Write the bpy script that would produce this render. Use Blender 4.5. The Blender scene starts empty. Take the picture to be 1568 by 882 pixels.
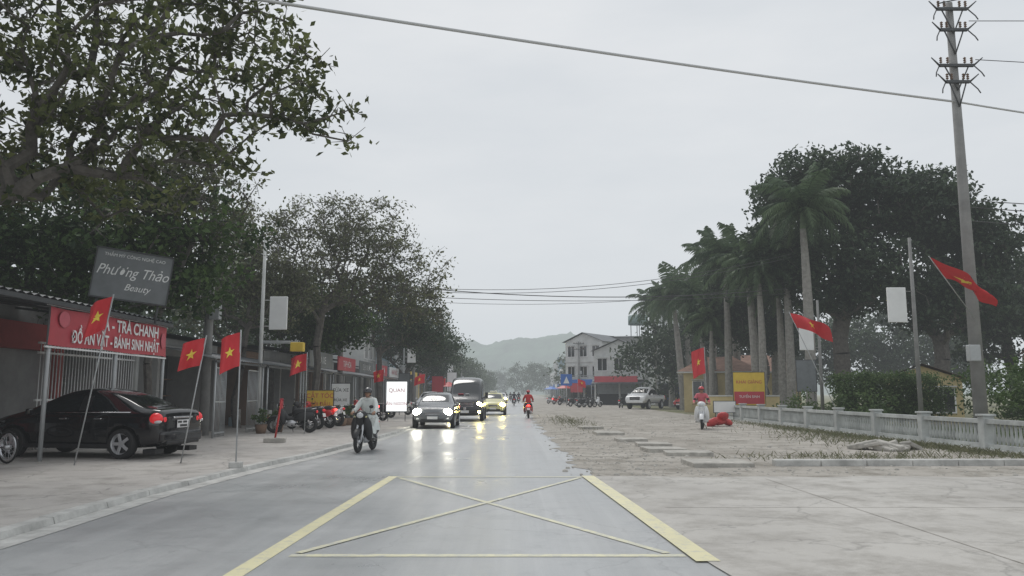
import bpy, bmesh, math, random
import numpy as np
from mathutils import Vector, Matrix, Euler
random.seed(7)
R=math.radians
scene=bpy.context.scene
COL=scene.collection
# ------------------------------------------------------------------ materials
def nt(name):
    m=bpy.data.materials.new(name); m.use_nodes=True
    t=m.node_tree; b=t.nodes['Principled BSDF']
    return m,t,b
def c4(c): return (c[0],c[1],c[2],1)
def mixc(t,fac,a,b,bt='MIX'):
    n=t.nodes.new('ShaderNodeMix'); n.data_type='RGBA'; n.blend_type=bt
    for s,v in ((0,fac),(6,a),(7,b)):
        if isinstance(v,(int,float)): n.inputs[s].default_value=v
        elif isinstance(v,tuple): n.inputs[s].default_value=c4(v)
        else: t.links.new(v,n.inputs[s])
    return n.outputs[2]
def noise(t,scale,detail=5,rough=.6,mapscale=None,coord='Object'):
    tc=t.nodes.new('ShaderNodeTexCoord'); o=tc.outputs[coord]
    if mapscale:
        mp=t.nodes.new('ShaderNodeMapping'); mp.inputs['Scale'].default_value=mapscale
        t.links.new(o,mp.inputs[0]); o=mp.outputs[0]
    n=t.nodes.new('ShaderNodeTexNoise'); n.inputs['Scale'].default_value=scale
    n.inputs['Detail'].default_value=detail; n.inputs['Roughness'].default_value=rough
    t.links.new(o,n.inputs['Vector']); return n.outputs['Fac']
def ramp(t,fac,a,b):
    n=t.nodes.new('ShaderNodeMapRange'); n.inputs[1].default_value=a; n.inputs[2].default_value=b
    t.links.new(fac,n.inputs[0]); return n.outputs[0]
def MT(name,col,rough=.8,metal=0,var=.2,scale=2.5,bump=0,spec=.5,coat=0,em=None,es=0):
    m,t,b=nt(name)
    if var>0:
        f=ramp(t,noise(t,scale,6,.65),.3,.7)
        lo=tuple(x*(1-var) for x in col); hi=tuple(min(1,x*(1+var)) for x in col)
        t.links.new(mixc(t,f,lo,hi),b.inputs['Base Color'])
    else: b.inputs['Base Color'].default_value=c4(col)
    b.inputs['Roughness'].default_value=rough; b.inputs['Metallic'].default_value=metal
    b.inputs['Specular IOR Level'].default_value=spec; b.inputs['Coat Weight'].default_value=coat
    if bump:
        bp=t.nodes.new('ShaderNodeBump'); bp.inputs['Strength'].default_value=bump; bp.inputs['Distance'].default_value=.02
        t.links.new(noise(t,scale*12,4),bp.inputs['Height']); t.links.new(bp.outputs[0],b.inputs['Normal'])
    if em: b.inputs['Emission Color'].default_value=c4(em); b.inputs['Emission Strength'].default_value=es
    return m
def groundmat(name,c1,c2,c3,s1=.25,s2=6,streak=0,r0=.5,r1=.9,bump=.3,spec=.5,lo3=.5,hi3=.72,cracks=0):
    m,t,b=nt(name)
    a=ramp(t,noise(t,s1,9,.68),.38,.62)
    col=mixc(t,a,c1,c2)
    f=ramp(t,noise(t,s2,8,.75),lo3,hi3)
    col=mixc(t,f,col,c3)
    if streak:
        s=ramp(t,noise(t,1,6,.7,(1.6,.035,1)),.35,.7)
        mm=t.nodes.new('ShaderNodeMath'); mm.operation='MULTIPLY'; mm.inputs[1].default_value=streak
        t.links.new(s,mm.inputs[0]); col=mixc(t,mm.outputs[0],col,tuple(x*.66 for x in c1))
    if cracks:
        tc=t.nodes.new('ShaderNodeTexCoord'); v=t.nodes.new('ShaderNodeTexVoronoi'); v.feature='DISTANCE_TO_EDGE'; v.inputs['Scale'].default_value=.45
        w=t.nodes.new('ShaderNodeVectorMath'); w.operation='ADD'
        n=t.nodes.new('ShaderNodeTexNoise'); n.inputs['Scale'].default_value=1.5; n.inputs['Detail'].default_value=6
        t.links.new(tc.outputs['Object'],n.inputs['Vector']); t.links.new(tc.outputs['Object'],w.inputs[0]); t.links.new(n.outputs['Color'],w.inputs[1]); t.links.new(w.outputs[0],v.inputs['Vector'])
        mr=t.nodes.new('ShaderNodeMapRange'); mr.inputs[1].default_value=.0; mr.inputs[2].default_value=.012; mr.inputs[3].default_value=cracks; mr.inputs[4].default_value=0
        t.links.new(v.outputs[0],mr.inputs[0]); col=mixc(t,mr.outputs[0],col,tuple(x*.35 for x in c1))
    g=ramp(t,noise(t,90,3,.8),.2,.8)
    col=mixc(t,.3,col,mixc(t,g,(.3,.3,.3),(.85,.85,.85)),'OVERLAY')
    t.links.new(col,b.inputs['Base Color'])
    mr=t.nodes.new('ShaderNodeMapRange'); mr.inputs[3].default_value=r0; mr.inputs[4].default_value=r1
    t.links.new(a,mr.inputs[0]); t.links.new(mr.outputs[0],b.inputs['Roughness'])
    b.inputs['Specular IOR Level'].default_value=spec
    bp=t.nodes.new('ShaderNodeBump'); bp.inputs['Strength'].default_value=bump; bp.inputs['Distance'].default_value=.03
    t.links.new(noise(t,25,6,.7),bp.inputs['Height']); t.links.new(bp.outputs[0],b.inputs['Normal'])
    return m
def leafmat(name,dark,light,trans=.3):
    m,t,b=nt(name)
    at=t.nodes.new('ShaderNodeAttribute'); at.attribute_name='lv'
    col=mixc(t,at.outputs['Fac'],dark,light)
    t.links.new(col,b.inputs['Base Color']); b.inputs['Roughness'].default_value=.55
    b.inputs['Specular IOR Level'].default_value=.3
    tr=t.nodes.new('ShaderNodeBsdfTranslucent'); t.links.new(col,tr.inputs[0])
    mx=t.nodes.new('ShaderNodeMixShader'); mx.inputs[0].default_value=trans
    t.links.new(b.outputs[0],mx.inputs[1]); t.links.new(tr.outputs[0],mx.inputs[2])
    t.links.new(mx.outputs[0],t.nodes['Material Output'].inputs[0]); return m
def wornpaint(name,col,under,a,b_):
    m,t,b=nt(name)
    f=ramp(t,noise(t,7,8,.8),a,b_); f2=ramp(t,noise(t,.8,4,.6),.3,.7)
    col2=mixc(t,f2,tuple(x*.88 for x in col),col)
    t.links.new(mixc(t,f,under,col2),b.inputs['Base Color']); b.inputs['Roughness'].default_value=.42; return m

m_asph=groundmat('asphalt',(.375,.39,.395),(.455,.462,.462),(.315,.33,.335),.16,1.6,.6,.26,.48,.12,.55,.5,.74,.25)
m_conc=groundmat('concrete_paving',(.41,.395,.37),(.50,.485,.455),(.30,.285,.26),.3,1.1,0,.7,.95,.3,.3,.46,.68,.4)
m_side=groundmat('pavement_dusty',(.41,.39,.37),(.50,.48,.45),(.29,.27,.25),.4,1.3,0,.7,.95,.35,.3,.48,.7,.5)
m_dirt=groundmat('dirt',(.35,.325,.29),(.47,.445,.405),(.21,.195,.165),.3,1.1,0,.85,1,.9,.2,.46,.66)
m_grass_g=groundmat('grass_ground',(.15,.16,.09),(.25,.235,.16),(.08,.10,.05),.2,2,0,.9,1,.8,.2)
m_kerb=MT('kerb_concrete',(.48,.48,.46),.85,var=.3,scale=3,bump=.3)
m_yel=wornpaint('road_paint_yellow',(.80,.75,.47),(.50,.50,.44),.34,.50)
m_yel2=wornpaint('road_paint_yellow_worn',(.76,.73,.50),(.47,.48,.45),.38,.58)
m_whp=wornpaint('road_paint_white',(.72,.73,.72),(.46,.47,.47),.40,.6)
m_bark=MT('bark',(.12,.11,.10),.95,var=.35,scale=6,bump=.6)
m_palmbark=MT('palm_bark',(.27,.26,.24),.9,var=.3,scale=5,bump=.4)
m_crownshaft=MT('crownshaft',(.10,.15,.07),.5)
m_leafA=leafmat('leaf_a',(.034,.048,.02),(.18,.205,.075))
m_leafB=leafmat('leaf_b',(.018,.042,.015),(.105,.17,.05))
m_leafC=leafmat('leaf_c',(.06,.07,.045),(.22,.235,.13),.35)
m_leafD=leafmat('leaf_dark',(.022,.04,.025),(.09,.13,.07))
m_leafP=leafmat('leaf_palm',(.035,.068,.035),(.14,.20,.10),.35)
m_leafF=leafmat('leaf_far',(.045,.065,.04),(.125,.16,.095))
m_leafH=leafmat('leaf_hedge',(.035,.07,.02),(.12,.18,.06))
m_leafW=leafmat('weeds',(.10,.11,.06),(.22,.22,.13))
m_black=MT('car_paint_black',(.012,.012,.014),.12,0,0,coat=.6)
m_grey=MT('car_paint_grey',(.17,.18,.19),.25,.4,0,coat=.5)
m_vand=MT('van_paint_dark',(.03,.033,.038),.25,.2,0,coat=.5)
m_white=MT('paint_white',(.75,.76,.77),.3,0,.04,coat=.3)
m_redp=MT('paint_red',(.5,.03,.03),.35,0,.1,coat=.3)
m_taxi=MT('paint_taxi',(.6,.58,.3),.35,0,.05,coat=.3)
m_glass=MT('glass_dark',(.015,.018,.02),.06,0,0,spec=.8)
m_glassl=MT('glass_reflective',(.10,.12,.13),.08,0,0,spec=.8)
m_rub=MT('rubber',(.022,.022,.023),.8,var=.1)
m_chr=MT('chrome',(.7,.7,.72),.18,1,0)
m_alu=MT('alloy',(.6,.61,.63),.35,.6,0)
m_blk=MT('plastic_black',(.02,.02,.022),.5,0,0)
m_tail=MT('taillight',(.55,.02,.03),.15,0,0,em=(1,.05,.05),es=.25)
m_tailon=MT('taillight_on',(.6,.02,.02),.2,0,0,em=(1,.04,.03),es=6)
m_head=MT('headlight_on',(.9,.9,.8),.2,0,0,em=(1,.95,.78),es=80)
m_heady=MT('headlight_yellow',(.9,.8,.3),.2,0,0,em=(1,.82,.26),es=100)
m_lens=MT('lens_clear',(.6,.62,.64),.08,0,0)
m_plate=MT('plate_white',(.75,.75,.75),.5,var=.05)
m_conP=MT('pole_concrete',(.24,.24,.235),.9,var=.2,scale=2)
m_steel=MT('steel_galv',(.42,.44,.45),.5,.3,.12)
m_dsteel=MT('steel_dark',(.08,.085,.09),.6,.3,.15)
m_wire=MT('cable',(.07,.07,.075),.7,var=0)
m_wireg=MT('cable_grey',(.55,.56,.57),.7,var=0)
m_flag=MT('flag_red',(.60,.04,.05),.7,var=.08,scale=5)
m_star=MT('flag_star',(.85,.68,.10),.7,var=0)
m_redsign=MT('sign_red',(.48,.055,.075),.5,var=.12,scale=1.5)
m_signw=MT('sign_white',(.78,.79,.79),.5,var=.06)
m_signlit=MT('sign_lit',(.9,.9,.9),.5,var=0,em=(.95,1,1),es=.9)
m_signg=MT('sign_grey',(.17,.185,.195),.5,var=.15)
m_signy=MT('sign_yellow',(.68,.48,.06),.5,var=.1)
m_signb=MT('sign_blue',(.04,.15,.5),.5,var=.05)
m_textb=MT('text_dark',(.04,.04,.04),.5,var=0)
m_wallw=MT('plaster_white',(.56,.57,.56),.9,var=.2,scale=.8)
m_wally=MT('plaster_yellow',(.58,.48,.26),.9,var=.2,scale=.8)
m_wallg=MT('plaster_grey',(.28,.28,.275),.9,var=.25,scale=.8)
m_wallr=MT('plaster_red',(.32,.05,.045),.8,var=.2,scale=.8)
m_wallb=MT('plaster_blue',(.22,.30,.34),.9,var=.2,scale=.8)
m_wallbr=MT('plaster_brown',(.2,.13,.09),.9,var=.25,scale=.8)
m_roofg=MT('sheet_roof_grey',(.12,.13,.14),.6,.2,.25,scale=1.5)
m_roofr=MT('tile_roof',(.26,.15,.11),.85,var=.3,scale=2)
m_dark=MT('interior_dark',(.03,.03,.032),.9,var=.3)
m_shut=MT('shutter',(.22,.24,.25),.6,.3,.15)
m_cloth=MT('raincoat_white',(.66,.70,.68),.6,var=.12,scale=7,bump=.5)
m_skin=MT('skin',(.42,.25,.17),.55,var=.08)
m_trou=MT('trousers_dark',(.03,.032,.045),.85,var=.2)
m_pale=MT('trousers_pale',(.45,.47,.45),.8,var=.15)
m_shoe=MT('shoes',(.03,.025,.02),.6)
m_jred=MT('jacket_red',(.5,.03,.03),.7,var=.15)
m_jpink=MT('jacket_pink',(.55,.12,.15),.7,var=.15)
m_hair=MT('hair',(.012,.01,.01),.6,var=0)
m_helm=MT('helmet_dark',(.03,.03,.035),.25,0,0,coat=.5)
m_helr=MT('helmet_red',(.5,.03,.04),.25,0,0,coat=.5)
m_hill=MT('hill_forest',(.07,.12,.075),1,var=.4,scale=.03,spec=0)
m_hillf=MT('hill_forest_far',(.12,.16,.15),1,var=.12,scale=.01,spec=0)  # paler and bluish: distance haze put into the base colour
m_rubble=MT('rubble',(.42,.405,.37),.9,var=.3,scale=4,bump=.5)
m_redbag=MT('tarpaulin_red',(.5,.05,.05),.5,var=.2)
m_tank=MT('tank_green',(.18,.25,.24),.6,var=.15)

# ------------------------------------------------------------------ mesh builder
class MB:
    def __init__(s): s.v=[];s.f=[];s.m=[];s.s=[];s.mats=[];s.M=Matrix.Identity(4)
    def mi(s,mat):
        if mat not in s.mats: s.mats.append(mat)
        return s.mats.index(mat)
    def add(s,vs,fs,mat,smooth=False):
        o=len(s.v); k=s.mi(mat)
        for p in vs: s.v.append(tuple(s.M@Vector(p)))
        for f in fs: s.f.append(tuple(i+o for i in f)); s.m.append(k); s.s.append(smooth)
    def addmesh(s,me,xf=None):
        o=len(s.v); xf=xf or Matrix.Identity(4)
        for p in me.vertices: s.v.append(tuple(s.M@(xf@p.co)))
        ks=[s.mi(m) for m in me.materials]
        for p in me.polygons:
            s.f.append(tuple(i+o for i in p.vertices)); s.m.append(ks[p.material_index]); s.s.append(p.use_smooth)
    def box(s,c,d,mat,rot=None,bev=0):
        hx,hy,hz=d[0]/2,d[1]/2,d[2]/2
        X=Matrix.Translation(c)
        if rot: X=X@Euler(rot).to_matrix().to_4x4()
        if bev:
            b=min(bev,hx*.9,hy*.9,hz*.9)
            bm=bmesh.new(); bmesh.ops.create_cube(bm,size=1,matrix=Matrix.Diagonal((2*hx,2*hy,2*hz,1)))
            bmesh.ops.bevel(bm,geom=list(bm.edges),offset=b,segments=2,affect='EDGES',profile=.5)
            bm.verts.index_update()
            s.add([X@v.co for v in bm.verts],[[v.index for v in f.verts] for f in bm.faces],mat,False); bm.free(); return
        vs=[X@Vector((x*hx,y*hy,z*hz)) for z in(-1,1) for y in(-1,1) for x in(-1,1)]
        s.add(vs,[(0,2,3,1),(4,5,7,6),(0,1,5,4),(2,6,7,3),(0,4,6,2),(1,3,7,5)],mat)
    def b2(s,x0,x1,y0,y1,z0,z1,mat,bev=0): s.box(((x0+x1)/2,(y0+y1)/2,(z0+z1)/2),(abs(x1-x0),abs(y1-y0),abs(z1-z0)),mat,None,bev)
    def tube(s,pts,rs,mat,n=8,caps=True,smooth=True):
        pts=[Vector(p) for p in pts]
        if not isinstance(rs,(list,tuple)): rs=[rs]*len(pts)
        vs=[];fs=[]; prev=None
        for i,p in enumerate(pts):
            d=(pts[min(i+1,len(pts)-1)]-pts[max(i-1,0)])
            d=d.normalized() if d.length>1e-9 else Vector((0,0,1))
            if prev is None:
                a=Vector((0,0,1)) if abs(d.z)<.9 else Vector((1,0,0)); u=d.cross(a).normalized()
            else:
                u=prev-d*prev.dot(d); u=u.normalized() if u.length>1e-6 else d.orthogonal().normalized()
            prev=u; w=d.cross(u)
            for k in range(n):
                a=2*math.pi*k/n; vs.append(p+(u*math.cos(a)+w*math.sin(a))*rs[i])
        for i in range(len(pts)-1):
            for k in range(n): fs.append((i*n+k,i*n+(k+1)%n,(i+1)*n+(k+1)%n,(i+1)*n+k))
        if caps: fs.append(tuple(range(n))[::-1]); fs.append(tuple((len(pts)-1)*n+k for k in range(n)))
        s.add(vs,fs,mat,smooth)
    def ell(s,c,r,mat,n=12,m=8,z0=-1,rot=None):
        vs=[];fs=[]; X=Matrix.Translation(c)
        if rot: X=X@Euler(rot).to_matrix().to_4x4()
        a0=math.asin(z0)
        for j in range(m+1):
            t=a0+(math.pi/2-a0)*j/m
            for k in range(n):
                a=2*math.pi*k/n; vs.append(X@Vector((r[0]*math.cos(t)*math.cos(a),r[1]*math.cos(t)*math.sin(a),r[2]*math.sin(t))))
        for j in range(m):
            for k in range(n): fs.append((j*n+k,j*n+(k+1)%n,(j+1)*n+(k+1)%n,(j+1)*n+k))
        s.add(vs,fs,mat,True)
    def lathe_x(s,c,prof,mats,n=28):  # prof (x,r)
        for i in range(len(prof)-1):
            vs=[]
            for (x,r) in prof[i:i+2]:
                for k in range(n):
                    a=2*math.pi*k/n; vs.append((c[0]+x,c[1]+r*math.cos(a),c[2]+r*math.sin(a)))
            s.add(vs,[(k,(k+1)%n,n+(k+1)%n,n+k) for k in range(n)],mats[i],True)
    def obj(s,name,loc=(0,0,0),rz=0,sc=1):
        me=bpy.data.meshes.new(name); me.from_pydata(s.v,[],s.f)
        for m in s.mats: me.materials.append(m)
        me.polygons.foreach_set('material_index',s.m); me.polygons.foreach_set('use_smooth',s.s); me.update()
        o=bpy.data.objects.new(name,me); COL.objects.link(o); o.location=loc; o.rotation_euler=(0,0,rz); o.scale=(sc,)*3
        return o
def dup(o,loc,rz=0,sc=1,name=None):
    n=bpy.data.objects.new(name or o.name.split('.')[0],o.data); COL.objects.link(n)
    n.location=loc; n.rotation_euler=(0,0,rz); n.scale=(sc,)*3; return n
def add_text(mb,txt,size,mat,X,sx=1,shear=0,bold=.0):
    cu=bpy.data.curves.new('t','FONT'); cu.body=txt; cu.size=size; cu.align_x='CENTER'; cu.align_y='CENTER'; cu.shear=shear; cu.offset=bold
    o=bpy.data.objects.new('t',cu); COL.objects.link(o)
    dg=bpy.context.evaluated_depsgraph_get(); dg.update()
    me=bpy.data.meshes.new_from_object(o.evaluated_get(dg))
    me.materials.clear(); me.materials.append(mat)
    for p in me.polygons: p.material_index=0
    mb.addmesh(me,X@Matrix.Diagonal((sx,1,1,1)))
    bpy.data.objects.remove(o); bpy.data.curves.remove(cu); bpy.data.meshes.remove(me)
def sheet(name,pts,z,mat):
    mb=MB(); mb.add([(x,y,z) for x,y in pts],[tuple(range(len(pts)))],mat); 
    o=mb.obj(name)
    bm=bmesh.new(); bm.from_mesh(o.data); bmesh.ops.triangulate(bm,faces=bm.faces); 
    for f in bm.faces:
        if f.normal.z<0: f.normal_flip()
    bm.to_mesh(o.data); bm.free(); return o

# ------------------------------------------------------------------ ground & road
sheet('ground',[(-3000,-200),(3000,-200),(3000,4000),(-3000,4000)],0,m_grass_g)
LK=[(2,-5.15),(8,-5.2),(11.8,-5.3),(15.5,-5.1),(19,-4.7),(23,-4.45),(30,-4.25),(45,-4.35),(80,-4.5),(150,-4.7),(500,-5)]
RK=[(2,2.6),(5,2.15),(7,1.85),(9.5,1.62),(14.3,1.42),(22,1.3),(37,1.2),(60,1.3),(100,1.5),(200,1.8),(500,2)]
sheet('road',[(x,y) for y,x in LK]+[(x+.5,y) for y,x in reversed(RK)],.012,m_asph)
def strip(name,line,off0,off1,z,mat):
    mb=MB(); vs=[];fs=[]
    for i,(y,x) in enumerate(line): vs+= [(x+off0,y,z),(x+off1,y,z)]
    for i in range(len(line)-1): fs.append((2*i,2*i+1,2*i+3,2*i+2))
    mb.add(vs,fs,mat); return mb.obj(name)
strip('gutter',LK,0,.3,.017,m_kerb)
mb=MB()
for i in range(len(LK)-1):
    (y0,x0),(y1,x1)=LK[i],LK[i+1]
    L=math.hypot(x1-x0,y1-y0); n=max(1,min(40,int(L/1.0)))
    for k in range(n):
        a=k/n; b=(k+.985)/n
        xa,ya=x0+(x1-x0)*a,y0+(y1-y0)*a; xb,yb=x0+(x1-x0)*b,y0+(y1-y0)*b
        h=.095+random.uniform(-.006,.006)
        vs=[(xa-.2,ya,0),(xa,ya,0),(xa-.03,ya,h),(xa-.2,ya,h),(xb-.2,yb,0),(xb,yb,0),(xb-.03,yb,h),(xb-.2,yb,h)]
        mb.add(vs,[(0,1,2,3),(4,7,6,5),(1,5,6,2),(2,6,7,3),(0,3,7,4)],m_kerb)
mb.obj('kerb')
sheet('pavement',[(x-.2,y) for y,x in LK]+[(-40,500),(-40,2)],.085,m_side)
pts=[]
rr=random.Random(3)
for i in range(len(RK)-1):
    (y0,x0),(y1,x1)=RK[i],RK[i+1]
    if y0<14: continue
    n=max(2,int((y1-y0)/(.35 if y0<60 else 4)))
    for k in range(n):
        a=k/n; pts.append((x0+(x1-x0)*a+rr.uniform(-.16,.12)+.12*math.sin(k*.55),y0+(y1-y0)*a))
sheet('dirt_shoulder',pts+[(14,500),(14,200),(12.5,60),(12.4,14.1),(5,14.0)],.018,m_dirt)
pts=[(2.0,2),(1.98,5),(1.75,7),(1.52,9.5),(1.45,12)]
pts2=[(1.45+i*.5,14.35+.12*math.sin(i*1.3)+rr.uniform(-.08,.08)) for i in range(22)]
sheet('concrete_driveway',pts+pts2+[(12.4,16.2),(30,16.2),(30,2)],.023,m_conc)
mb=MB()
for k in range(9):
    x=5.4+k*.95; mb.box((x+.46,16.5+.02*k,.06),(.93,.24,.17),m_kerb,(0,0,rr.uniform(-.01,.01)),.02)
mb.obj('kerb')
mb=MB()
for (x,y,w,l,rz) in [(4.25,16.6,1.25,1.0,.05),(4.25,19.3,1.1,.8,-.08),(3.9,20.6,1.0,.9,.1),(4.0,22.6,.95,.9,-.05),(3.7,24.8,.9,.9,.03),(3.5,29,1.0,1.4,.02),(3.3,33.5,.9,1.2,.1)]:
    mb.box((x,y,.05),(w,l,.12),m_rubble,(rr.uniform(-.02,.02),rr.uniform(-.02,.02),rz),.015)
mb.obj('concrete_drain_slabs')
mb=MB()
for i in range(1900):
    y=14.5+35*rr.random()**1.4; x=rr.uniform(1.5,12) if i%3 else rr.gauss(2.4,.8)
    if x<1.0: continue
    s=rr.uniform(.012,.04)*(2 if rr.random()<.06 else 1)
    mb.ell((x,y,.02),(s,s*rr.uniform(.7,1.3),s*.6),m_rubble,5,2,-.3)
mb.obj('gravel')
mb=MB()
for i in range(10):
    mb.box((9.6+rr.gauss(0,.5),20.9+rr.gauss(0,.4),.05+rr.random()*.14),(rr.uniform(.25,.7),rr.uniform(.2,.5),rr.uniform(.08,.18)),m_rubble,(rr.uniform(-.4,.4),rr.uniform(-.4,.4),rr.uniform(0,3)),.03)
mb.obj('rubble_pile')
def line(mb,p0,p1,w,z,mat):
    a=Vector((p0[0],p0[1],0)); b=Vector((p1[0],p1[1],0)); d=(b-a).normalized(); n=Vector((-d.y,d.x,0))*w/2
    N=max(1,int((b-a).length/.5))
    for i in range(N):
        q=a+(b-a)*i/N; r=a+(b-a)*(i+1)/N
        mb.add([(*(q-n).xy,z),(*(q+n).xy,z),(*(r+n).xy,z),(*(r-n).xy,z)],[(0,3,2,1)],mat)
mb=MB()
line(mb,(-2.36,3.0),(-2.14,14.45),.17,.016,m_yel)
line(mb,(1.74,7.2),(1.36,14.45),.22,.027,m_yel)
line(mb,(-2.05,7.5),(1.6,7.5),.12,.016,m_yel2)
line(mb,(-2.05,14.35),(1.25,14.35),.11,.016,m_yel2)
line(mb,(-2.0,14.2),(1.45,7.6),.085,.018,m_yel2)
line(mb,(1.2,14.2),(-2.0,7.6),.085,.020,m_yel2)
mb.obj('box_junction_marking')
mb=MB()
for k in range(25):
    y=17+k*6; x=-2.2+.5*min(1,(y-16)/40)
    line(mb,(x,y),(x,y+2.2),.09,.017,m_whp)
for a,b in [((-.75,27),(-.15,27)),((-.75,28.4),(-.15,28.4))]: line(mb,a,b,.35,.017,m_whp)
mb.obj('road_marking')
mb=MB()
for x in (4.5,8.5,12.5): line(mb,(x,2.2),(x*.98,14),.015,.0265,m_dirt)
for y in (6.2,10.5): line(mb,(2,y),(28,y),.015,.0265,m_dirt)
mb.obj('paving_joints')

# ------------------------------------------------------------------ foliage
def mkmesh(name,V,F,mats,mi,lv,loc,smooth=None):
    me=bpy.data.meshes.new(name); me.from_pydata(V.tolist(),[],F.tolist())
    for m in mats: me.materials.append(m)
    me.polygons.foreach_set('material_index',mi.astype(np.int32))
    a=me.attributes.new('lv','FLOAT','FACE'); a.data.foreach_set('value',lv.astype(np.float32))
    me.update(); o=bpy.data.objects.new(name,me); COL.objects.link(o); o.location=loc; return o
def leaves(rng,C,per,cr,ls,up=.6,flat=.6):
    n=len(C)*per
    cc=np.repeat(C,per,0); tone=np.repeat(rng.random(len(C)),per)
    P=cc+rng.normal(size=(n,3))*cr*np.array([1,1,flat])*.55
    N=rng.normal(size=(n,3))+np.array([0,0,up]); N/=np.linalg.norm(N,axis=1)[:,None]
    A=np.cross(N,rng.normal(size=(n,3))); A/=np.linalg.norm(A,axis=1)[:,None]
    A[:,2]-=.25; A/=np.linalg.norm(A,axis=1)[:,None]
    B=np.cross(N,A)
    s=(ls*rng.uniform(.6,1.3,n))[:,None]
    V=np.stack([P-A*s*.5,P+B*s*.26+A*s*.06,P+A*s*.5-N*s*.1,P-B*s*.26+A*s*.06],1).reshape(-1,3)
    F=np.arange(n*4).reshape(-1,4)
    lv=np.clip(.15+.5*tone+rng.normal(size=n)*.17+.25*(P[:,2]-cc[:,2])/max(cr,.1),0,1)  # random clump and leaf tone, plus painted shading: lighter towards clump top
    return V,F,lv
def sample(rng,blobs,n,shell=2.2):
    w=np.array([b[3]*b[4]*b[5] for b in blobs])**.8; w/=w.sum()
    k=rng.choice(len(blobs),n,p=w); b=np.array(blobs)[k]
    d=rng.normal(size=(n,3)); d/=np.linalg.norm(d,axis=1)[:,None]
    return b[:,:3]+d*b[:,3:6]*(rng.random(n)**(1/shell))[:,None]
def tree(name,base,blobs,n,per,ls,leaf,trunk_h,trunk_r,seed,cr=.5,flat=.6,twig=0,barefrac=0):
    rng=np.random.default_rng(seed); base=np.array(base,float)
    P=sample(rng,blobs,n)-base
    top=np.array([0,0,trunk_h]); 
    pos=[np.zeros(3)];par=[-1];pl=[0]
    for i in range(1,6):
        pos.append(np.array([rng.normal()*.08,rng.normal()*.08,trunk_h*i/5])); par.append(i-1); pl.append(trunk_h*i/5)
    cap=n*4+10; A=np.zeros((cap,3)); L=np.zeros(cap); A[:6]=pos; L[:6]=pl; cnt=6; par=par+[0]*(cap-6)
    order=np.argsort(np.linalg.norm(P-top,axis=1)); tips=[]
    for j in order:
        p=P[j]; d=np.linalg.norm(A[4:cnt]-p,axis=1); c=d+.25*L[4:cnt]+ .6*np.maximum(0,A[4:cnt,2]-p[2])
        k=4+int(np.argmin(c)); q=A[k]; dist=np.linalg.norm(p-q)
        m=1 if dist<.8 else (2 if dist<2 else 3); last=k
        for s in range(1,m+1):
            t=s/m; x=q+(p-q)*t; x[2]+=.12*dist*math.sin(math.pi*t)
            if s<m: x=x+rng.normal(size=3)*dist*.07
            A[cnt]=x; L[cnt]=L[last]+dist/m; par[cnt]=last; last=cnt; cnt+=1
        tips.append(last)
    w=np.zeros(cnt)
    for t in tips: w[t]+=1
    for i in range(cnt-1,0,-1): w[par[i]]+=w[i]
    w=np.maximum(w,1); rad=np.clip(trunk_r*(w/w[0])**.48,.010,trunk_r); rad[0]=trunk_r*1.25
    idx=np.arange(1,cnt); p0=A[np.array(par[:cnt])[1:]]; p1=A[idx]; r0=rad[np.array(par[:cnt])[1:]]; r1=rad[idx]
    r0=np.minimum(r0,r1*1.6+.01)
    if twig:
        T=A[np.array(tips)]; q=np.repeat(T,twig,0); e=q+np.clip(rng.normal(size=q.shape),-1.3,1.3)*cr*.62
        p0=np.vstack([p0,q]); p1=np.vstack([p1,e]); r0=np.append(r0,np.full(len(q),.010)); r1=np.append(r1,np.full(len(q),.005))
    d=p1-p0; ln=np.linalg.norm(d,axis=1)[:,None]; d/=np.maximum(ln,1e-6)
    u=np.cross(d,np.array([.3,.5,.81])); u/=np.maximum(np.linalg.norm(u,axis=1)[:,None],1e-6); v=np.cross(d,u)
    K=6; rings=[]
    for (pp,r) in ((p0,r0),(p1,r1)):
        for k in range(K):
            a=2*math.pi*k/K; rings.append(pp+(u*math.cos(a)+v*math.sin(a))*r[:,None])
    Vb=np.stack(rings,1).reshape(-1,3); ne=len(p0); o=(np.arange(ne)*2*K)[:,None]
    Fb=np.vstack([o+np.array([k,(k+1)%K,K+(k+1)%K,K+k]) for k in range(K)])
    tp=np.array(tips)
    if barefrac: tp=tp[rng.random(len(tp))>barefrac]
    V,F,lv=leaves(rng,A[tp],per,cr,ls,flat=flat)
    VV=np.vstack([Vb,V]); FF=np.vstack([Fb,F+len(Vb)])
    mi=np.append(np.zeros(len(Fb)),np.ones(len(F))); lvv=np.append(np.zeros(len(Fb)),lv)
    return mkmesh(name,VV,FF,[m_bark,leaf],mi,lvv,tuple(base))
def mass(name,blobs,nc,per,ls,leaf,seed,cr=.6,box=None):
    rng=np.random.default_rng(seed)
    if box is not None:
        b=np.array(box); C=b[:3]+(b[3:]-b[:3])*rng.random((nc,3))
    else: C=sample(rng,blobs,nc,2.6)
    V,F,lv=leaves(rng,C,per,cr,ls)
    return mkmesh(name,V,F,[leaf],np.zeros(len(F)),lv,(0,0,0))

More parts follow.
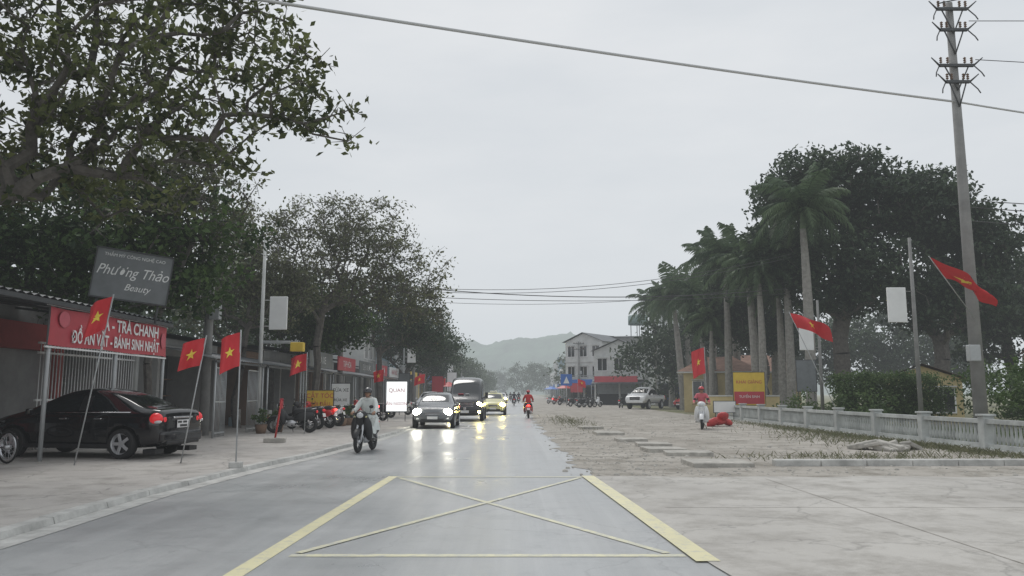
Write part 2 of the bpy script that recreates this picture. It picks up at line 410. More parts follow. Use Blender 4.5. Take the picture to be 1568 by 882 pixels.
tree('almond_tree',(-10.6,13.5,0),[(-10,14,8.6,4.5,4,2.6),(-6.2,14.3,7.4,3.0,2.4,1.9),(-4.1,14.6,6.9,1.5,1.2,.7),(-13,13,7.5,3.5,3.5,2.2),(-8.5,15,6.0,3.6,2.5,1.0),(-6,15,9.2,2.2,2,1)],640,30,.185,m_leafA,4.6,.26,11,.40,.5,twig=3,barefrac=.08)
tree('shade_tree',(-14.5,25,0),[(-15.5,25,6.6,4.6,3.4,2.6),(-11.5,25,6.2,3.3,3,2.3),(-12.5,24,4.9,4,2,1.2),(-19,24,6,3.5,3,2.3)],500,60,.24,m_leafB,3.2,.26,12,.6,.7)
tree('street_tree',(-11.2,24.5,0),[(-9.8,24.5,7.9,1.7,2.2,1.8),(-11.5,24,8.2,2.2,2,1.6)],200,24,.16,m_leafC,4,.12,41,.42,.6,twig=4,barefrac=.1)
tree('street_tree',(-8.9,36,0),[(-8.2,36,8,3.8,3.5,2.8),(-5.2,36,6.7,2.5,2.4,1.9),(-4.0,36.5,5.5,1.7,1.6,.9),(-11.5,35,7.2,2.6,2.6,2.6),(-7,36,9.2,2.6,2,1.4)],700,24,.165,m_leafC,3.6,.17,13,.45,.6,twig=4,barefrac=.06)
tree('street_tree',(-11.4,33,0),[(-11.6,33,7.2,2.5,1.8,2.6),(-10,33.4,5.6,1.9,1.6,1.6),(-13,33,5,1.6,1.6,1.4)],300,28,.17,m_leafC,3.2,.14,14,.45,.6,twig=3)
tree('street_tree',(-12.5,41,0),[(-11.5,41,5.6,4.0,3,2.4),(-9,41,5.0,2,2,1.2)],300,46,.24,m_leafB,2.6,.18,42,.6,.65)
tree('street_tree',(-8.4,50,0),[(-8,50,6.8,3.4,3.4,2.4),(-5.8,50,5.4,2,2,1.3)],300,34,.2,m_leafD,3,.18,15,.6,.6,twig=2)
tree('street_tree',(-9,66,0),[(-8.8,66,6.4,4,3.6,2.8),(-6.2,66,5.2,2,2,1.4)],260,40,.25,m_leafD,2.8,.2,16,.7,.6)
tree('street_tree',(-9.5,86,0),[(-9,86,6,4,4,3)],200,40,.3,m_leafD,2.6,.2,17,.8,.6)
rng=random.Random(5)
bl=[]
for k in range(13):
    y=105+k*18; bl.append((-10-rng.random()*3+k*.1,y,4.2+rng.random()*1.8,4.5,7,4.0))
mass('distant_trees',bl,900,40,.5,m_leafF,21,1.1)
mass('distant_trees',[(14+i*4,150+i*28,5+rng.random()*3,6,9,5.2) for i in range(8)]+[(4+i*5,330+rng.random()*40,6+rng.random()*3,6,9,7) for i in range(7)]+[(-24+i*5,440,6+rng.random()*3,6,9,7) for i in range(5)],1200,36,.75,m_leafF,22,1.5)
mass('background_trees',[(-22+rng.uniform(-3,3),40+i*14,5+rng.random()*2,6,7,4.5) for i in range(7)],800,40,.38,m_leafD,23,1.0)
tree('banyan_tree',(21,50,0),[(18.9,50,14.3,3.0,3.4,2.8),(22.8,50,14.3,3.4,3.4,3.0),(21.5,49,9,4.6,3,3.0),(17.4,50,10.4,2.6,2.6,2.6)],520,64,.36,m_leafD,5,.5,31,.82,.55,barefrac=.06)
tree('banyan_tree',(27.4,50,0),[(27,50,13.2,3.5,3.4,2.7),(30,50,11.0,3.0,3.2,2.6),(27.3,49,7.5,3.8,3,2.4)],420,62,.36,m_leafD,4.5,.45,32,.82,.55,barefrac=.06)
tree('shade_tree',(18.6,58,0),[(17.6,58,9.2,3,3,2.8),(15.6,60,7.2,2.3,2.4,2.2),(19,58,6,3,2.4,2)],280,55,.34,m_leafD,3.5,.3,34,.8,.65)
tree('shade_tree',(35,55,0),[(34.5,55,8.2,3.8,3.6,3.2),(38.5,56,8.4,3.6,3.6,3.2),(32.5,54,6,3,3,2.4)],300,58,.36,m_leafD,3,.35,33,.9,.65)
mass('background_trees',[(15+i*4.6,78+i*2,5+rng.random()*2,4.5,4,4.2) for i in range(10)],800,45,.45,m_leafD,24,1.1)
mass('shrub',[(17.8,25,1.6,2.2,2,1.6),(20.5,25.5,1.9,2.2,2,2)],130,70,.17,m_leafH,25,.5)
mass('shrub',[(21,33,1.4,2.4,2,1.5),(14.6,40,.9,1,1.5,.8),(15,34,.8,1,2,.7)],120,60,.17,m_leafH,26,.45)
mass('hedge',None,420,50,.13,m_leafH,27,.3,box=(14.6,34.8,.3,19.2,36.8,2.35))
def palm_mesh(seed,h):
    rng=random.Random(seed); mb=MB()
    pts=[];rs=[]
    lx=rng.uniform(-.45,.45)
    for i in range(9):
        t=i/8; pts.append((lx*t*t,0,h*t)); rs.append(.26-.10*t+.05*math.sin(t*3.1)+(.1 if i==0 else 0))
    mb.tube(pts,rs,m_palmbark,10); mb.tube([(lx,0,h),(lx,0,h+.9),(lx,0,h+1.4)],[.17,.14,.06],m_crownshaft,8)
    o=mb.obj('palm')
    V=[];F=[];lv=[]
    for f in range(25):
        az=f*2.399+rng.uniform(-.25,.25); el=R(80-f*4.6+rng.uniform(-8,8)); L=rng.uniform(2.6,3.6)
        p=Vector((lx,0,h+1.15)); d=Vector((math.cos(az)*math.cos(el),math.sin(az)*math.cos(el),math.sin(el)))
        n=16; tone=rng.random()*.6
        for k in range(n):
            q=p+d*(L/n); side=d.cross(Vector((0,0,1))).normalized() if abs(d.z)<.99 else Vector((1,0,0))
            upv=side.cross(d).normalized()
            ll=.78*math.sin(math.pi*min(1,(k+1.5)/(n+1)))**.6
            o0=len(V); V+= [p+upv*.02,q+upv*.02,q-upv*.03,p-upv*.03]; F.append((o0,o0+1,o0+2,o0+3)); lv.append(tone)
            for sgn in(-1,1):
                for rep in range(3):
                    b=p+(q-p)*(rep/3); dr=(side*sgn*.8+d*.55+upv*rng.uniform(-.45,.45)+Vector((0,0,-.45))).normalized()
                    wv=d*.04; o0=len(V); V+=[b-wv,b+wv,b+dr*ll*.6+wv-Vector((0,0,.03)),b+dr*ll-Vector((0,0,.14))]
                    F.append((o0,o0+1,o0+2,o0+3)); lv.append(min(1,tone+rng.random()*.4))
            p=q; d=(d+Vector((0,0,-.105-(.02*k/ n)))).normalized()
    bm=o.data; nb=len(bm.vertices)
    allv=[tuple(v.co) for v in bm.vertices]+[tuple(v) for v in V]
    allf=[tuple(p.vertices) for p in bm.polygons]+[tuple(i+nb for i in f) for f in F]
    mi=[p.material_index for p in bm.polygons]+[2]*len(F); np_=len(bm.polygons)
    me=bpy.data.meshes.new('royal_palm'); me.from_pydata(allv,[],allf)
    for m in (m_palmbark,m_crownshaft,m_leafP): me.materials.append(m)
    me.polygons.foreach_set('material_index',mi)
    a=me.attributes.new('lv','FLOAT','FACE'); a.data.foreach_set('value',[0]*np_+lv)
    me.update(); bpy.data.objects.remove(o); return me
PM=[palm_mesh(s,h) for s,h in ((1,10.2),(2,9.3),(3,8.2))]
for i,(k,x,y,sc) in enumerate([(0,17.0,45,1.08),(1,17.3,49.0,1.0),(1,15.7,49.5,.9),(2,16.5,53,1.1),(0,15.6,57,1.0),(1,15.2,61,.85),(0,16.6,65,1.1),(2,15.4,71,1.1),(1,17.2,76,1.1),(2,17,84,1.15),(2,16.0,62,.78),(0,17,92,1.05),(0,20,60,1.02),(1,18.4,64,1.1),(2,14.6,58,.74),(2,17.8,52,.95)]):
    o=bpy.data.objects.new('royal_palm',PM[k]); COL.objects.link(o); o.location=(x,y,0); o.rotation_euler=(R(2*math.sin(i*2.1)),R(2*math.cos(i*1.3)),i*1.7); o.scale=(sc,)*3
def grass(name,regions,seed,mat):
    rng=np.random.default_rng(seed); Vs=[];n=0
    P=[]
    for (x,y,rx,ry,k) in regions: P.append(np.c_[x+rng.normal(size=k)*rx,y+rng.normal(size=k)*ry])
    P=np.vstack(P); n=len(P); h=rng.uniform(.03,.15,n); a=rng.random(n)*6.28; l=rng.normal(size=(n,2))*.06
    dx=np.c_[np.cos(a),np.sin(a)]*.012
    z=np.full((n,1),.015)
    V=np.stack([np.c_[P-dx,z],np.c_[P+dx,z],np.c_[P+dx*.4+l,z+h[:,None]*.8],np.c_[P-dx*.3+l*1.5,z+h[:,None]]],1).reshape(-1,3)
    return mkmesh(name,V,np.arange(n*4).reshape(-1,4),[mat],np.zeros(n),rng.random(n),(0,0,0))
grass('grass',[(3.0,42,.5,5,700),(10.8,25,.9,3,1200),(8.0,18.5,1.6,.5,500),(11.6,30,.35,6,2500),(11.7,21,.3,2,1500)],8,m_leafW)
grass('grass',[(16,28,2,6,9000)],9,m_leafH)

def hill(name,y,x0,x1,prof,mat,depth):
    mb=MB(); n=200; vs=[];fs=[]
    rg=random.Random(4); ph=[rg.random()*6 for _ in range(8)]
    for j in range(13):
        t=j/12
        for i in range(n+1):
            s=i/n; x=x0+(x1-x0)*s
            h=np.interp(x,[p[0] for p in prof],[p[1] for p in prof])
            hh=h*math.sin(t*math.pi/2)**.8+(math.sin(x*.09+ph[0])+math.sin(x*.21+ph[1]+j)+.8*math.sin(x*.47+ph[2]+j*2)+.7*math.sin(x*.9+j*1.7)+rg.uniform(-1.2,1.2))*.9*(t>0)*min(1,h/15)
            vs.append((x,y+depth*t,hh-1))
    for j in range(12):
        for i in range(n): a=j*(n+1)+i; fs.append((a,a+1,a+n+2,a+n+1))
    mb.add(vs,fs,mat,False); return mb.obj(name)
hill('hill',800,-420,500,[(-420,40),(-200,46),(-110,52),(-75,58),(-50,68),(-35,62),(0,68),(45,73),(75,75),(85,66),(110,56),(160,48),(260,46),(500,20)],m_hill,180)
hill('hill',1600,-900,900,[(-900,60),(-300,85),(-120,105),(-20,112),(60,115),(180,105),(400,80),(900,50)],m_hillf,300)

# ------------------------------------------------------------------ vehicles
def apply_mesh(o):
    dg=bpy.context.evaluated_depsgraph_get(); dg.update()
    return bpy.data.meshes.new_from_object(o.evaluated_get(dg))
def loft(st,types,paint,wheels,wr,W,glass,trim=m_blk,lvl=2):
    vs=[];fs=[];ms=[]
    mats=[paint,glass,m_blk,trim]
    for (y,zb,bl,tp,w,wf) in st:
        half=[(0,zb),(.82*w,zb),(.95*w,zb+.08),(w,zb+.55*(bl-zb)),(.985*w,bl-.07),(.945*w,bl),(wf+.02,bl+(tp-bl)*.84),(wf-.06,bl+(tp-bl)*.97),(.5*wf,tp+.012),(0,tp+.018)]
        for p in half: vs.append((p[0],y,p[1]))
        for p in half[8:0:-1]: vs.append((-p[0],y,p[1]))
    for i in range(len(st)-1):
        t=types[i]
        for k in range(18):
            a=i*18+k; b=i*18+(k+1)%18; fs.append((a,b,b+18,a+18)); kk=k if k<9 else 17-k
            m=0
            if kk==0: m=2
            elif kk==5 and t in 'srf': m=1
            elif kk==5 and t=='b': m=3
            elif kk in(7,8) and t in 'rf': m=1
            ms.append(m)
    fs.append(tuple(range(18))[::-1]); ms.append(0); fs.append(tuple((len(st)-1)*18+k for k in range(18))); ms.append(0)
    me=bpy.data.meshes.new('b'); me.from_pydata(vs,[],fs)
    for m in mats: me.materials.append(m)
    me.polygons.foreach_set('material_index',ms); me.polygons.foreach_set('use_smooth',[True]*len(fs))
    o=bpy.data.objects.new('b',me); COL.objects.link(o)
    bm=bmesh.new(); bm.from_mesh(me); bmesh.ops.recalc_face_normals(bm,faces=bm.faces); bm.to_mesh(me); bm.free()
    s=o.modifiers.new('s','SUBSURF'); s.levels=lvl; s.render_levels=lvl
    cb=MB(); cb.mats=list(mats)
    for wy in wheels:
        for sx in(-1,1):
            n=32; x0,x1=sx*(W-.34),sx*(W+.2); v=[];
            for x in(x0,x1):
                for k in range(n): a=2*math.pi*k/n; v.append((x,wy+(wr+.055)*math.cos(a),wr+.01+(wr+.055)*math.sin(a)))
            cb.add(v,[(k,(k+1)%n,n+(k+1)%n,n+k) for k in range(n)]+[tuple(range(n))[::-1],tuple(range(n,2*n))],m_blk)
    c=cb.obj('c'); bm=bmesh.new(); bm.from_mesh(c.data); bmesh.ops.recalc_face_normals(bm,faces=bm.faces); bm.to_mesh(c.data); bm.free()
    b=o.modifiers.new('x','BOOLEAN'); b.object=c; b.operation='DIFFERENCE'; b.solver='EXACT'
    r=apply_mesh(o); bpy.data.objects.remove(o); bpy.data.objects.remove(c); return r
def wheel(mb,x,y,r,w,sx,nsp=5,hub=m_alu):
    h=w/2
    prof=[(-h*sx,r*.6),(-h*sx,r*.93),(-h*.7*sx,r),(h*.7*sx,r),(h*sx,r*.93),(h*sx,r*.70),(h*.85*sx,r*.68),(h*.3*sx,r*.60)]
    mb.lathe_x((x,y,r),prof,[m_rub]*5+[hub,hub],26)
    mb.lathe_x((x,y,r),[(h*.25*sx,r*.62),(h*.25*sx,.001)],[m_blk],26)
    mb.lathe_x((x,y,r),[(h*.8*sx,.001),(h*.8*sx,r*.16),(h*.3*sx,r*.2)],[hub,hub],14)
    for k in range(nsp):
        a=2*math.pi*k/nsp; 
        mb.box((x+h*.65*sx,y+math.cos(a)*r*.38,r+math.sin(a)*r*.38),(.03,r*.58,r*.22),hub,(a,0,0),.008)
SED=[(-2.2,.40,.80,.92,.74,.62),(-2.15,.28,.93,1.05,.85,.70),(-1.95,.25,.98,1.09,.875,.71),(-1.62,.22,.985,1.12,.88,.67),(-.95,.20,.98,1.45,.88,.59),(-.35,.2,.97,1.52,.885,.60),(-.27,.2,.97,1.52,.885,.60),(.35,.2,.96,1.49,.88,.60),(1.12,.22,.94,1.04,.875,.72),(1.85,.25,.82,.92,.86,.68),(2.12,.30,.72,.80,.80,.62),(2.24,.40,.60,.66,.66,.5)]
def sedan(name,paint,loc,rz,lights=None,taxi=False,sc=1,glass=None):
    mb=MB(); me=loft(SED,'pppr'+'s'+'b'+'s'+'f'+'ppp',paint,(-1.33,1.42),.325,.88,glass or m_glass); mb.addmesh(me)
    for y in(-1.33,1.42):
        for sx in(-1,1): wheel(mb,sx*.80,y,.325,.2,sx)
    for sx in(-1,1):
        for y in (-.62,.25): mb.box((sx*.895,y-.12,.86),(.03,.19,.035),m_chr,None,.01)
        mb.box((sx*.97,.92,1.01),(.16,.10,.13),paint,(0,0,0),.03); mb.box((sx*.88,.92,.95),(.1,.05,.04),m_blk)
        for y in(-1.0,-.31,.78): mb.box((sx*.872,y,.62),(.012,.012,.6),m_blk)
        mb.tube([(sx*.842,-1.5,1.0),(sx*.848,-.3,.995),(sx*.842,1.0,.975)],.012,m_chr,5)
        mb.box((sx*.865,.03,.27),(.04,2.2,.1),m_blk,None,.02)
        mb.ell((sx*.74,-2.06,.86),(.15,.14,.135),m_tail,14,8)
        mb.ell((sx*.60,-2.14,.84),(.10,.06,.09),m_tail,10,6); mb.ell((sx*.78,-2.12,.80),(.09,.09,.045),m_lens,10,6)
        mb.ell((sx*.64,2.04,.70),(.19,.13,.095),m_lens,14,8)
        if lights: mb.ell((sx*.64,2.15,.70),(.19,.07,.14),lights,12,8)
        mb.ell((sx*.62,2.17,.42),(.07,.05,.05),m_lens,10,6)
    mb.box((0,-2.17,.46),(1.5,.16,.24),paint,None,.06); mb.box((0,-2.2,.34),(1.2,.12,.08),m_blk,None,.02)
    mb.box((0,-2.225,.74),(.44,.02,.17),m_plate,None,.006); mb.box((0,-2.215,.88),(.7,.03,.035),m_chr,None,.01)
    mb.box((-.14,-2.238,.78),(.14,.004,.045),m_textb); mb.box((.05,-2.238,.78),(.14,.004,.045),m_textb);mb.box((0,-2.238,.70),(.26,.004,.05),m_textb)
    mb.box((0,2.19,.62),(.62,.08,.16),m_blk,None,.03); mb.box((0,2.235,.66),(.6,.02,.02),m_chr); mb.box((0,2.235,.61),(.6,.02,.02),m_chr)
    mb.box((0,2.2,.34),(1.0,.08,.14),m_blk,None,.03); mb.box((0,2.25,.46),(.44,.02,.12),m_plate)
    for s in(-1,1): mb.box((s*.62,-1.95,.16),(.3,.3,.1),m_blk)
    if taxi: mb.box((0,.0,1.6),(.5,.16,.12),m_signw,None,.03)
    return mb.obj(name,loc,rz,sc)
sedan('parked_car',m_black,(-9.6,18.35,.085),R(79),glass=m_glass)
sedan('car',m_grey,(-3.35,35.6,.012),R(180),m_head,glass=m_glass)
sedan('taxi',m_taxi,(-1.3,56,.012),R(180),m_heady,True)
VAN=[(-2.75,.45,1.0,2.1,.90,.72),(-2.68,.35,1.25,2.28,.97,.80),(-2.3,.3,1.28,2.34,.98,.82),(-1.1,.28,1.28,2.36,.98,.82),(-1.0,.28,1.28,2.36,.98,.82),(.2,.28,1.28,2.35,.98,.82),(.3,.28,1.28,2.35,.98,.82),(1.15,.28,1.27,2.25,.98,.80),(2.0,.28,1.22,1.36,.97,.80),(2.45,.3,1.05,1.14,.95,.78),(2.65,.34,.85,.92,.88,.7),(2.72,.42,.7,.76,.78,.6)]
def van(name,loc,rz):
    mb=MB(); mb.addmesh(loft(VAN,'ppsbsbsfppp',m_vand,(-1.75,1.75),.35,.98,m_glass))
    for y in(-1.75,1.75):
        for sx in(-1,1): wheel(mb,sx*.88,y,.35,.22,sx)
    for sx in(-1,1):
        mb.box((sx*1.12,1.65,1.38),(.16,.12,.34),m_blk,None,.04); mb.box((sx*1.0,1.65,1.25),(.14,.05,.05),m_blk)
        mb.ell((sx*.74,2.48,.92),(.15,.13,.17),m_lens,14,8); mb.ell((sx*.74,2.58,.86),(.17,.08,.15),m_heady if sx<0 else m_head,12,8)
        mb.ell((sx*.70,2.70,.5),(.12,.05,.09),m_heady,10,6)
        mb.box((sx*.8,-2.72,1.1),(.12,.06,.4),m_tail,None,.02)
    mb.box((0,2.62,.9),(.95,.12,.28),m_blk,None,.04)
    for z in(.8,.88,.96): mb.box((0,2.69,z),(.9,.02,.022),m_chr)
    mb.box((0,2.68,.5),(1.5,.14,.2),m_blk,None,.05); mb.box((0,2.76,.52),(.44,.02,.13),m_plate)
    mb.box((.25,2.02,1.42),(.3,.02,.12),m_redsign,(R(-40),0,0)); mb.box((-.1,2.02,1.42),(.2,.02,.1),m_signw,(R(-40),0,0))
    mb.box((0,2.74,.68),(.15,.03,.15),m_chr,None,.02)
    return mb.obj(name,loc,rz)
van('minibus',(-2.5,44.6,.012),R(180))
PK=[(-2.6,.6,1.0,1.06,.88,.8),(-2.5,.5,1.1,1.17,.92,.85),(-1.0,.45,1.12,1.2,.92,.85),(-.9,.45,1.12,1.5,.92,.7),(-.6,.45,1.12,1.8,.92,.66),(.0,.45,1.12,1.84,.92,.67),(.08,.45,1.12,1.84,.92,.67),(.75,.45,1.12,1.78,.92,.66),(1.4,.45,1.14,1.24,.92,.8),(2.2,.48,1.08,1.16,.92,.8),(2.45,.52,.95,1.02,.88,.74),(2.52,.6,.8,.86,.78,.65)]
def pickup(name,paint,loc,rz,sc=1):
    mb=MB(); mb.addmesh(loft(PK,'pprssbsfppp',paint,(-1.6,1.55),.38,.92,m_glass))
    for y in(-1.6,1.55):
        for sx in(-1,1): wheel(mb,sx*.82,y,.38,.24,sx)
    for sx in(-1,1):
        mb.box((sx*1.03,1.2,1.2),(.16,.12,.18),paint,None,.03)
        mb.ell((sx*.68,2.32,.93),(.18,.14,.10),m_lens,12,8); mb.box((sx*.8,-2.52,.95),(.14,.08,.3),m_tail,None,.02)
        mb.box((sx*.93,.02,.5),(.1,2.0,.06),m_blk,None,.02)
        for y in(-.3,.4): mb.box((sx*.935,y,1.0),(.03,.16,.03),m_chr)
    mb.box((0,2.46,.88),(.9,.12,.26),m_blk,None,.03); mb.box((0,2.53,.9),(.85,.02,.03),m_chr); mb.box((0,2.5,.6),(1.5,.16,.18),paint,None,.05); mb.box((0,2.59,.6),(.44,.02,.12),m_plate)
    return mb.obj(name,loc,rz,sc)
pickup('pickup_truck',m_white,(12.8,76,.02),R(150),1.12)
sedan('car',m_redp,(17.2,74,.02),R(120))
sedan('car',m_white,(-1.6,118,.012),R(180),m_heady)
sedan('car',m_grey,(-2.6,160,.012),R(180),m_head)
sedan('car',m_white,(-6.4,62,.09),R(178))

def bikewheel(mb,y,r,w=.07):
    n=28; m=8; vs=[];fs=[]; k2=w*.62
    for i in range(n):
        a=2*math.pi*i/n
        for k in range(m):
            b=2*math.pi*k/m; q=r-k2+k2*math.cos(b); vs.append((w/2*math.sin(b),y+q*math.cos(a),r+q*math.sin(a)))
    for i in range(n):
        for k in range(m): fs.append((i*m+k,i*m+(k+1)%m,((i+1)%n)*m+(k+1)%m,((i+1)%n)*m+k))
    mb.add(vs,fs,m_rub,True)
    mb.lathe_x((0,y,r),[(-.018,r-.095),(.018,r-.095),(.018,r-.07),(-.018,r-.07),(-.018,r-.095)],[m_alu]*4,24)
    mb.tube([(-.06,y,r),(.06,y,r)],.045,m_alu,10)
    for k in range(14):
        a=2*math.pi*k/14; mb.tube([((-1)**k*.03,y,r),(0,y+(r-.08)*math.cos(a),r+(r-.08)*math.sin(a))],.004,m_alu,4,False)
def motorcycle(name,body,light=None,tail=m_tail,scoot=False):
    mb=MB(); r=.29
    bikewheel(mb,.62,r,.10); bikewheel(mb,-.6,r,.12)
    for sx in(-1,1):
        mb.tube([(sx*.075,.62,r),(sx*.075,.50,.62),(sx*.05,.40,.86)],[.026,.032,.032],m_alu,8)
        mb.tube([(sx*.09,-.6,r),(sx*.09,-.1,.32)],.03,m_blk,6); mb.tube([(sx*.11,-.6,r+.02),(sx*.12,-.48,.66)],[.03,.038],m_chr,8)
        mb.tube([(0,.36,.95),(sx*.14,.34,1.0),(sx*.33,.28,.98)],.014,m_blk,8); mb.tube([(sx*.22,.315,.99),(sx*.34,.28,.98)],.02,m_rub,8)
        mb.tube([(sx*.2,.33,1.0),(sx*.24,.36,1.15)],.007,m_blk,5); mb.ell((sx*.25,.36,1.18),(.065,.018,.045),m_blk,10,6)
        mb.ell((sx*.17,.36,.62),(.12,.12,.34),body,12,8,rot=(R(-14),R(sx*-6),0))
        mb.box((sx*.2,.0,.27),(.14,.05,.03),m_rub,None,.01)
        mb.ell((sx*.14,.46,.92),(.04,.03,.03),m_taxi,8,5)
        mb.ell((sx*.12,-.42,.58),(.09,.36,.16),body,12,8,rot=(R(-12),0,0))
    for (yc,a0,a1) in((.62,20,165),(-.6,10,120)):
        vs=[];fs=[]
        for i in range(11):
            a=R(a0+(a1-a0)*i/10)
            for x,q in((-.08,.29),(-.055,.335),(.055,.335),(.08,.29)): vs.append((x,yc+q*math.cos(a),r+q*math.sin(a)))
        for i in range(10):
            for k in range(3): fs.append((i*4+k,i*4+k+1,i*4+k+5,i*4+k+4))
        mb.add(vs,fs,body,True)
    mb.tube([(0,.44,.88),(0,.36,.72),(0,.18,.50),(0,-.05,.48),(0,-.3,.60),(0,-.62,.72),(0,-.84,.80)],[.06,.09,.10,.11,.13,.11,.03],body,12)
    mb.tube([(0,.02,.68),(0,-.12,.745),(0,-.4,.76),(0,-.66,.80),(0,-.74,.81)],[.05,.125,.135,.12,.03],m_blk,12)
    mb.ell((0,.03,.36),(.14,.22,.14),m_alu,12,8); mb.tube([(0,.1,.38),(0,.32,.42)],[.09,.075],m_alu,10)
    mb.tube([(.12,.25,.3),(.14,-.1,.24),(.15,-.4,.28)],.022,m_chr,8); mb.tube([(.15,-.35,.28),(.16,-.82,.38)],[.05,.055],m_chr,10)
    mb.ell((0,.42,.96),(.17,.13,.13),body,14,8); mb.ell((0,.52,.96),(.095,.05,.075),light or m_lens,12,8)
    mb.ell((0,-.85,.75),(.10,.04,.055),tail,10,6); mb.box((0,-.87,.56),(.19,.01,.14),m_plate,(R(-15),0,0)); 
    mb.box((0,.47,.72),(.17,.05,.3),body,(R(-15),0,0),.02); mb.tube([(-.1,-.55,.82),(-.1,-.82,.88),(.1,-.82,.88),(.1,-.55,.82)],.012,m_chr,6)
    mb.tube([(-.05,0,.25),(-.16,-.05,.03)],.012,m_blk,5)
    if scoot: mb.box((0,.40,.55),(.42,.05,.52),body,(R(-10),0,0),.02); mb.box((0,.12,.30),(.34,.5,.07),body,None,.02)
    return mb
def rider(name,top,legs,helmet,coat=False):
    J={};edges=[];vs=[];rs=[]
    def j(k,p,r): J[k]=len(vs); vs.append(p); rs.append(r)
    f=1.2 if coat else 1.05
    j('pel',(0,-.24,.87),(.155*f,.125*f)); j('sp',(0,-.22,1.03),(.145*f,.11*f)); j('ch',(0,-.16,1.22),(.165*f,.12*f)); j('up',(0,-.13,1.33),(.12*f,.09*f))
    j('nk',(0,-.11,1.42),(.052,.052)); j('hd',(0,-.085,1.50),(.075,.08)); j('h2',(0,-.08,1.57),(.078,.092)); j('h3',(0,-.08,1.635),(.055,.065))
    for x in('pel sp','sp ch','ch up','up nk','nk hd','hd h2','h2 h3'):
        a,b=x.split(); edges.append((J[a],J[b]))
    for n,s in(('L',-1),('R',1)):
        j('sh'+n,(s*.175,-.135,1.335),(.07*f,.07*f)); j('el'+n,(s*.285,.03,1.12),(.052*f*f,.052*f*f)); j('fa'+n,(s*.295,.14,1.06),(.046*f*f,.046*f*f)); j('wr'+n,(s*.285,.235,1.015),(.028,.028)); j('pa'+n,(s*.285,.285,1.015),(.036,.026))
        j('hp'+n,(s*.10,-.20,.84),(.10*f,.10*f)); j('th'+n,(s*.155,.0,.80),(.088*f,.088*f)); j('kn'+n,(s*.195,.20,.745),(.065*f,.065*f)); j('ca'+n,(s*.19,.155,.55),(.06*f,.06*f)); j('an'+n,(s*.185,.08,.35),(.038,.038)); j('he'+n,(s*.19,.05,.30),(.04,.035)); j('to'+n,(s*.205,.22,.29),(.04,.028))
        for e in('up sh','sh el','el fa','fa wr','wr pa','pel hp','hp th','th kn','kn ca','ca an','an he','he to'):
            a,b=e.split(); A=J[a] if a in('up','pel') else J[a+n]; edges.append((A,J[b+n]))
    me=bpy.data.meshes.new('p'); me.from_pydata(vs,edges,[]); o=bpy.data.objects.new('p',me); COL.objects.link(o)
    o.modifiers.new('s','SKIN'); sk=me.skin_vertices[0].data
    for i,r in enumerate(rs): sk[i].radius=r
    sk[0].use_root=True
    for i in range(1,len(rs)): sk[i].use_root=False
    s=o.modifiers.new('u','SUBSURF'); s.levels=2
    m=apply_mesh(o); bpy.data.objects.remove(o)
    m.materials.clear()
    for k in(top,legs,m_skin,m_shoe): m.materials.append(k)
    for p in m.polygons:
        c=p.center; p.use_smooth=True
        if c.z>1.41 and abs(c.x)<.12: k=2
        elif abs(c.x)>.2 and c.y>.215 and c.z>.9: k=2
        elif c.z<.35: k=3
        elif c.z<.9: k=1
        else: k=0
        p.material_index=k
    mb=MB(); mb.addmesh(m)
    for s in(-1,1):
        for i in range(4):
            x=s*(.262+i*.019); L=(.9,1,.96,.8)[i]
            mb.tube([(x,.27,1.03),(x,.30,1.022+.008*L),(x,.325*1,1.0),(x,.318,.972),(x,.295,.965)],[.009,.0095,.009,.008,.006],m_skin,6)
        mb.tube([(s*.262,.255,1.01),(s*.245,.27,.995),(s*.24,.29,.985)],[.011,.010,.007],m_skin,6)
        mb.ell((s*.078,-.085,1.515),(.012,.022,.03),m_skin,8,5)
        mb.ell((s*.03,.001,1.53),(.012,.007,.006),m_hair,8,5)
    mb.ell((0,.012,1.508),(.012,.02,.022),m_skin,8,6); mb.ell((0,.0,1.468),(.024,.008,.006),m_jpink,8,4)
    mb.ell((0,-.115,1.50),(.078,.07,.085),m_hair,12,8)
    mb.ell((0,-.085,1.565),(.115,.135,.125),helmet,18,8,-.12)
    mb.tube([(-.11,-.0,1.56),(-.06,.06,1.565),(.06,.06,1.565),(.11,0,1.56)],.012,m_blk,6)
    mb.tube([(-.09,-.06,1.55),(-.06,-.03,1.45),(0,-.01,1.425),(.06,-.03,1.45),(.09,-.06,1.55)],.006,m_blk,5)
    if coat:
        for s in(-1,1):
            vs=[];fs=[]
            for i in range(7):
                t=i/6
                for k in range(6):
                    u=k/5; vs.append((s*(.06+.24*u**.7+.02*math.sin(i*2+k)),-.34+.60*t,.99-.12*t-.40*u*u-.03*math.sin(i*1.7)))
            for i in range(6):
                for k in range(5): fs.append((i*6+k,i*6+k+1,i*6+k+7,i*6+k+6))
            mb.add(vs,fs,top,True)
        mb.ell((0,-.16,1.36),(.18,.14,.09),top,12,6)
    return mb
b1=motorcycle('motorcycle',m_blk); bw=motorcycle('m',m_white,scoot=True); br=motorcycle('m',m_redp,tail=m_tailon)
r1=rider('r',m_cloth,m_pale,m_helm,True); r2=rider('r',m_jred,m_trou,m_helr); r3=rider('r',m_jpink,m_trou,m_helr); r4=rider('r',m_trou,m_trou,m_helm)
ob=b1.obj('motorcycle',(-3.78,20.6,.012),R(172),.97); orr=r1.obj('motorcycle_rider',(-3.78,20.6,.012),R(172),.97)
mr=br.obj('motorcycle',(.98,48,.012),0,1.0); rr2=r2.obj('motorcycle_rider',(.98,48,.012),0,1.0)
mw=bw.obj('motor_scooter',(7.95,33.2,.02),R(165),1.05); rr3=r3.obj('scooter_rider',(7.95,33.2,.02),R(165),1.05)
rr4=r4.obj('motorcycle_rider',(.25,95,.012),0)
dup(ob,(.25,95,.012),0,1)
